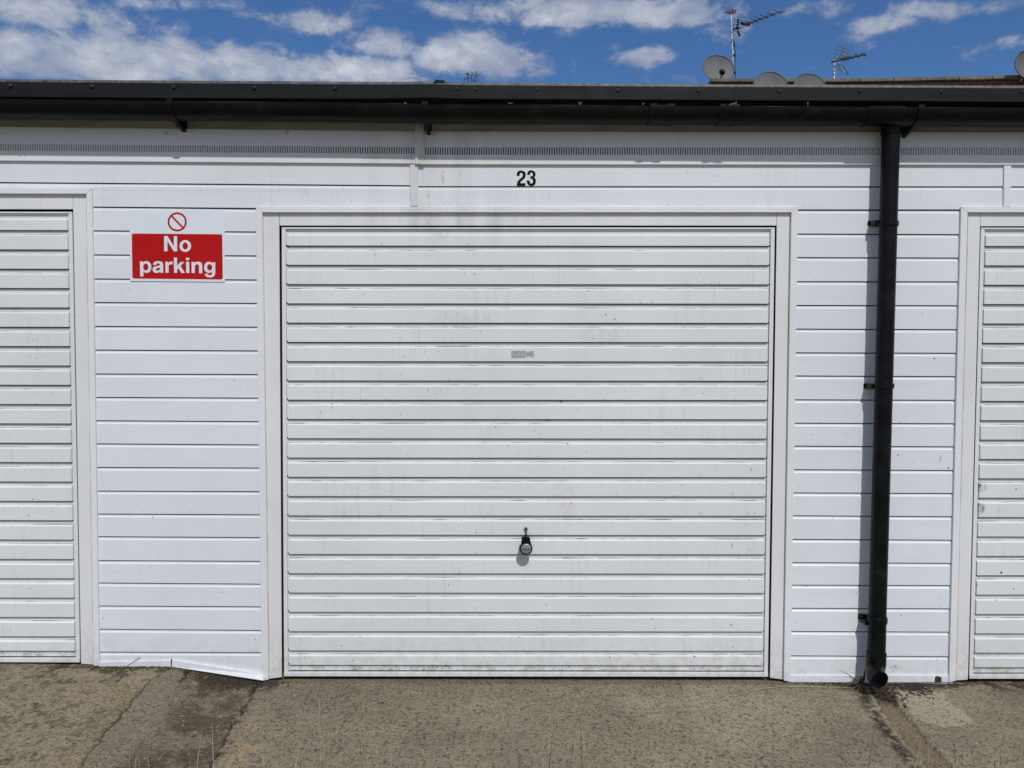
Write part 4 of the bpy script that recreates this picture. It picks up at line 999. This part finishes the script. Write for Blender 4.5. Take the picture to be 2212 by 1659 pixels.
# ------------------------------------------------------------------ weed growing on the garage roof
def q7(zx, zy, Y): return U((1780+zx/13.825)/1.82278, (260+zy/13.825)/1.82278, Y)
YW = .18
wb = U(1018, 176, YW); WD = thing('roof_weed', (wb.x, YW, 2.515), 'small green leafy weed poking up over the black roof edge', 'weed')
mb = MB()
leaves = [((1000,480),(530,440)),((900,400),(810,375)),((1050,400),(990,330)),((1210,390),(1420,350)),((1150,500),(1040,320)),((1300,480),(1520,520)),((1380,480),(1440,560)),((900,500),(640,530)),((930,430),(700,410)),
          ((800,570),(680,630)),((1240,600),(1400,600)),((1120,570),(1250,620)),((920,610),(830,600)),((1150,690),(640,695)),((1000,690),(870,720)),((800,700),(860,780)),((760,740),(600,800)),((720,760),(670,850)),
          ((1190,720),(1260,720)),((1270,700),(1380,760)),((1360,750),(1500,820)),((1080,790),(1130,820)),((980,600),(1000,600)),((1200,840),(1370,840)),((1050,500),(1240,560)),((1080,400),(1200,400)),((860,470),(760,500)),((1240,430),(1400,500))]
for a, b in leaves:
    dy = random.uniform(-.03, .03); A_, B_ = q7(*a, YW), q7(*b, YW+dy); L_ = (B_-A_); 
    if L_.length < .004: continue
    n = 6; sdv = Vector((random.uniform(-.3,.3), 1, random.uniform(.3,.9))).normalized(); w_ = max(.0045, min(.010, L_.length*.34))
    vs = []
    for i in range(n+1):
        t = i/n; w2 = w_*math.sin(math.pi*min(1, t*.95+.03))**.8; p = A_.lerp(B_, t)+Vector((0,0,.004*math.sin(math.pi*t)))
        vs += [p-sdv*w2, p+Vector((0,0,-.0012)), p+sdv*w2]
    fs = []
    for i in range(n): fs += [(3*i,3*i+1,3*i+4,3*i+3),(3*i+1,3*i+2,3*i+5,3*i+4)]
    mb.add(vs, fs)
build('leaves', mb, M['leaf'], WD, smooth=True)
mb = MB(); base = Vector((wb.x, YW, 2.515))
for tp in ((1060,400),(900,470),(1280,470),(820,700),(1180,700),(1330,740),(1050,500)):
    t_ = q7(*tp, YW); mb.tube([base, base.lerp(t_, .5)+Vector((0,0,.004)), t_], .0013, 5)
build('stem', mb, M['leaf'], WD)

# ------------------------------------------------------------------ dry plants and litter
def curve(a, b, bend, n=9):
    a, b = Vector(a), Vector(b); o = []
    for i in range(n+1):
        t = i/n; o.append(a.lerp(b, t)+bend*math.sin(math.pi*t))
    return o
# tuft beside the downpipe foot
tb = UG(1868, 1484); tb = Vector((tb.x, -.045, gz_at(tb.x, -.04)+.0))
TF = thing('dry_grass_tuft', tb, 'brown dead grass tuft beside the foot of the downpipe', 'grass tuft')
mb = MB()
tips = [(1809,1447,-.10),(1818,1452,-.08),(1826,1462,-.09),(1836,1452,-.07),(1812,1480,-.13),(1822,1484,-.14),(1838,1490,-.14),(1850,1496,-.15),(1862,1497,-.15),(1871,1495,-.14),(1880,1498,-.16),(1842,1469,-.08),(1850,1460,-.06),(1830,1475,-.12),(1857,1492,-.15),(1876,1500,-.17),(1846,1480,-.12)]
for k, (x, y, Y) in enumerate(tips):
    e = U(x, y, Y); e.z = max(e.z, gz_at(e.x, e.y)+.002)
    mb.tube(curve(tb+Vector((random.uniform(-.02,.012), random.uniform(-.015,.01), .003)), e, Vector((0,-.01,.018))), [.0013]*4+[.0010]*3+[.0008,.0006,.0004], 5)
build('blades', mb, M['redstraw'], TF)
mb = MB(); e = U(1868, 1446, -.03); mb.tube([tb+Vector((.004,.012,0)), tb.lerp(e,.5)+Vector((.004,0,0)), e], [.009,.005,.001], 6); e2 = U(1861, 1459, -.04); mb.tube([tb+Vector((-.004,.012,0)), e2], [.007,.001], 6)
build('stump', mb, M['moss'], TF)
# long straw lying on the concrete
sp_ = [(1590,1495.5),(1602,1494),(1620,1487.5),(1650,1480.5),(1690,1476.5),(1740,1476),(1790,1477.5),(1838,1479)]
pts = []
for x, y in sp_:
    p = UG(x, y, -.012); p.y = min(p.y, -.028); p.z = gz_at(p.x, p.y)+.006; pts.append(p)
mb = MB(); mb.tube(pts, [.0008,.0020,.0016,.0014,.0014,.0014,.0014,.0012], 6)
build('straw_stem', mb, M['straw'], label='long pale straw lying along the foot of the wall, left of the downpipe', cat='straw')

def clod(mb, c, s, flat=.55):
    n1, n2 = 6, 4; V_ = [(c[0], c[1], c[2]+s*flat)]
    for i in range(1, n2):
        for j in range(n1):
            a = math.pi*i/n2; b = 2*math.pi*j/n1+random.random()*.5; r_ = s*random.uniform(.6, 1.2)
            V_.append((c[0]+r_*math.sin(a)*math.cos(b), c[1]+r_*math.sin(a)*math.sin(b), c[2]+r_*math.cos(a)*flat))
    V_.append((c[0], c[1], c[2]-s*flat)); Fz = [(0, 1+j, 1+(j+1)%n1) for j in range(n1)]
    for i in range(n2-2):
        for j in range(n1): Fz.append((1+i*n1+j, 1+(i+1)*n1+j, 1+(i+1)*n1+(j+1)%n1, 1+i*n1+(j+1)%n1))
    e = len(V_)-1; Fz += [(e, 1+(n2-2)*n1+(j+1)%n1, 1+(n2-2)*n1+j) for j in range(n1)]
    mb.add(V_, Fz)
mb = MB()
def scatter(x0, x1, n, dmax, smin, smax, pw=2.2, skew=0.0):
    for _ in range(n):
        a_, b_ = px2x(x0), px2x(x1); X = random.gauss((a_+b_)/2, (b_-a_)*.30); q_ = random.random()**pw
        Y = -.016-dmax*q_*random.uniform(.5, 1.3)*math.exp(-((X-(a_+b_)/2)/(b_-a_))**2*2); X += skew*q_*dmax
        clod(mb, (X, Y, gz_at(X, Y)+.0005), random.uniform(smin, smax))
scatter(195, 400, 170, .06, .001, .0038); scatter(430, 585, 620, .11, .0015, .006, 1.3); scatter(585, 640, 60, .05, .001, .004); scatter(100, 200, 60, .04, .001, .003)
scatter(1700, 1880, 160, .03, .001, .004); scatter(1835, 1900, 420, .22, .0015, .008, 1.5, .25); scatter(1915, 1975, 260, .13, .0015, .007, 1.4, .3); scatter(1935, 2010, 120, .08, .0015, .005, 1.5); scatter(1750, 1880, 160, .05, .001, .004, 1.6); scatter(1980, 2090, 150, .035, .0015, .004); scatter(2090, 2212, 60, .03, .001, .003)
scatter(560, 1740, 420, .035, .0008, .0026, 2.6); scatter(0, 380, 200, .05, .001, .003); scatter(640, 1690, 160, .06, .0008, .0022); scatter(1885, 1925, 80, .09, .001, .004)
build('moss_litter', mb, M['moss'], kind='stuff', label='dark moss, crumbs and leaf litter gathered along the foot of the wall', cat='litter')
mb = MB()
for _ in range(420):
    X = random.uniform(-2.4, 2.4); Y = -random.uniform(.03, 1.0); clod(mb, (X, Y, gz_at(X, Y)*(1.0)+.001), random.choice((.0012,.0016,.0022,.003)))
build('grit', mb, M['coping'], kind='stuff', label='loose grit scattered over the concrete', cat='grit')

mb = MB()                                               # stalks and twigs lying in the gutter
for (x0, y0, x1, y1) in ((1253,232,1253,221),(1253,226,1250,220),(1253,226,1257,220),(1390,230,1388,222),(1389,226,1392,223),(1575,226,1592,222),(1580,226,1590,225),(1586,227,1591,219),(1745,231,1745,222),(1743,222,1747,222),(1098,222,1102,224),(1102,224,1107,222),(873,222,878,224)):
    mb.tube([U(x0, y0, lipY+.004), U(x1, y1, lipY-.002)], .0011, 5)
build('gutter_debris', mb, M['straw'], kind='stuff', label='pale stalks and twigs sticking up out of the black gutter', cat='debris')
# foreground dry stems growing from the joint in front of the apron
mbs, mbr = MB(), MB()
def stem(m_, xb, xt, yt, Y=-1.0, r=.0010, seed=1, head=False):
    b = U(xb, 1800, Y); b.z = gz_at(b.x, Y)*.9-.01
    t = U(xt, yt, Y+random.uniform(-.05, .10)); 
    bend = Vector((random.uniform(-.012,.012), random.uniform(-.01,.01), 0)); pts = curve(b, t, bend, 12)
    m_.tube(pts, [lerp(r*1.25, r*.55, i/12) for i in range(13)], 5)
    if head:
        for i in range(5, 12):
            for s_ in (-1, 1):
                p = pts[i]; dr_ = (pts[i+1]-pts[i]).normalized(); q_ = p+dr_*.010+Vector((s_*.0028, random.uniform(-.002,.002), 0)); m_.tube([p, q_], [.0009,.0004], 4)
S_ = [(795,783,1494,1),(805,778,1560,0),(790,790,1600,0),(1100-290,814,1610,0),(1010,1005,1540,0),(985,1050,1545,0),(1000,1084,1584,0),(975,1062,1620,0),(1000,1012,1590,0),(955,1010,1650,0),
      (622,612,1570,0),(600,592,1610,0),(636,650,1600,1),(655,680,1640,0),(575,560,1588,0),(560,640,1600,0),(470,458,1560,0),(300,279,1630,0),(320,318,1630,0),(335,300,1650,0),
      (1283,1254,1546,0),(1290,1262,1600,0),(1330,1345,1600,0),(1350,1355,1640,0),(1410,1452,1488,0),(1700,1740,1590,0),(1760,1766,1610,0),(1698,1722,1610,0),(2000,1985,1600,1),(2010,2005,1605,0),(1955,1990,1594,0),
      (700,690,1500,0),(720,716,1640,0),(845,840,1600,0),(430,437,1575,0),(905,880,1640,0),(1130,1180,1620,0),(1560,1580,1625,0),(1620,1604,1655,0),(1930,1920,1600,0)]
R_ = [(1185,1197,1575,1),(1180,1193,1580,0),(1238,1240,1580,1),(1256,1254,1560,1),(1243,1239,1600,0),(1135,1115,1610,1),(1140,1122,1624,0),(1860,1890,1578,1),(1866,1888,1600,0),(1620,1636,1620,0),(1660,1668,1608,0),
      (2062,2060,1595,1),(2085,2080,1620,1),(2098,2100,1610,0),(2120,2116,1600,0),(2140,2150,1640,1),(2055,2075,1630,0),(2170,2160,1610,0),(1948,1950,1608,0),(655,655,1630,0),(700,715,1570,1),(712,708,1615,0),(540,500,1600,1),(1470,1455,1640,0),(775,778,1600,0),(2190,2200,1630,1),(2070,2120,1650,0)]
for xb, xt, yt, h_ in S_: stem(mbs, xb, xt, yt, random.uniform(-1.12,-.92), .00105, head=bool(h_))
for xb, xt, yt, h_ in R_: stem(mbr, xb, xt, yt, random.uniform(-1.12,-.92), .00105, head=bool(h_))
for _ in range(60):
    x = random.choice((820, 1000, 620, 740, 2100, 2060, 2150, 980, 300, 1950, 1280)) + random.gauss(0, 26); stem(random.choice((mbs, mbs, mbr)), x, x+random.gauss(0, 22), random.uniform(1625, 1668), random.uniform(-1.12,-.92), .0007)
build('dry_grass', mbs, M['straw'], kind='stuff', label='pale dry grass stems growing in the foreground', cat='grass')
build('dead_weeds', mbr, M['redstraw'], kind='stuff', label='reddish brown dead weed stems growing in the foreground', cat='weeds')
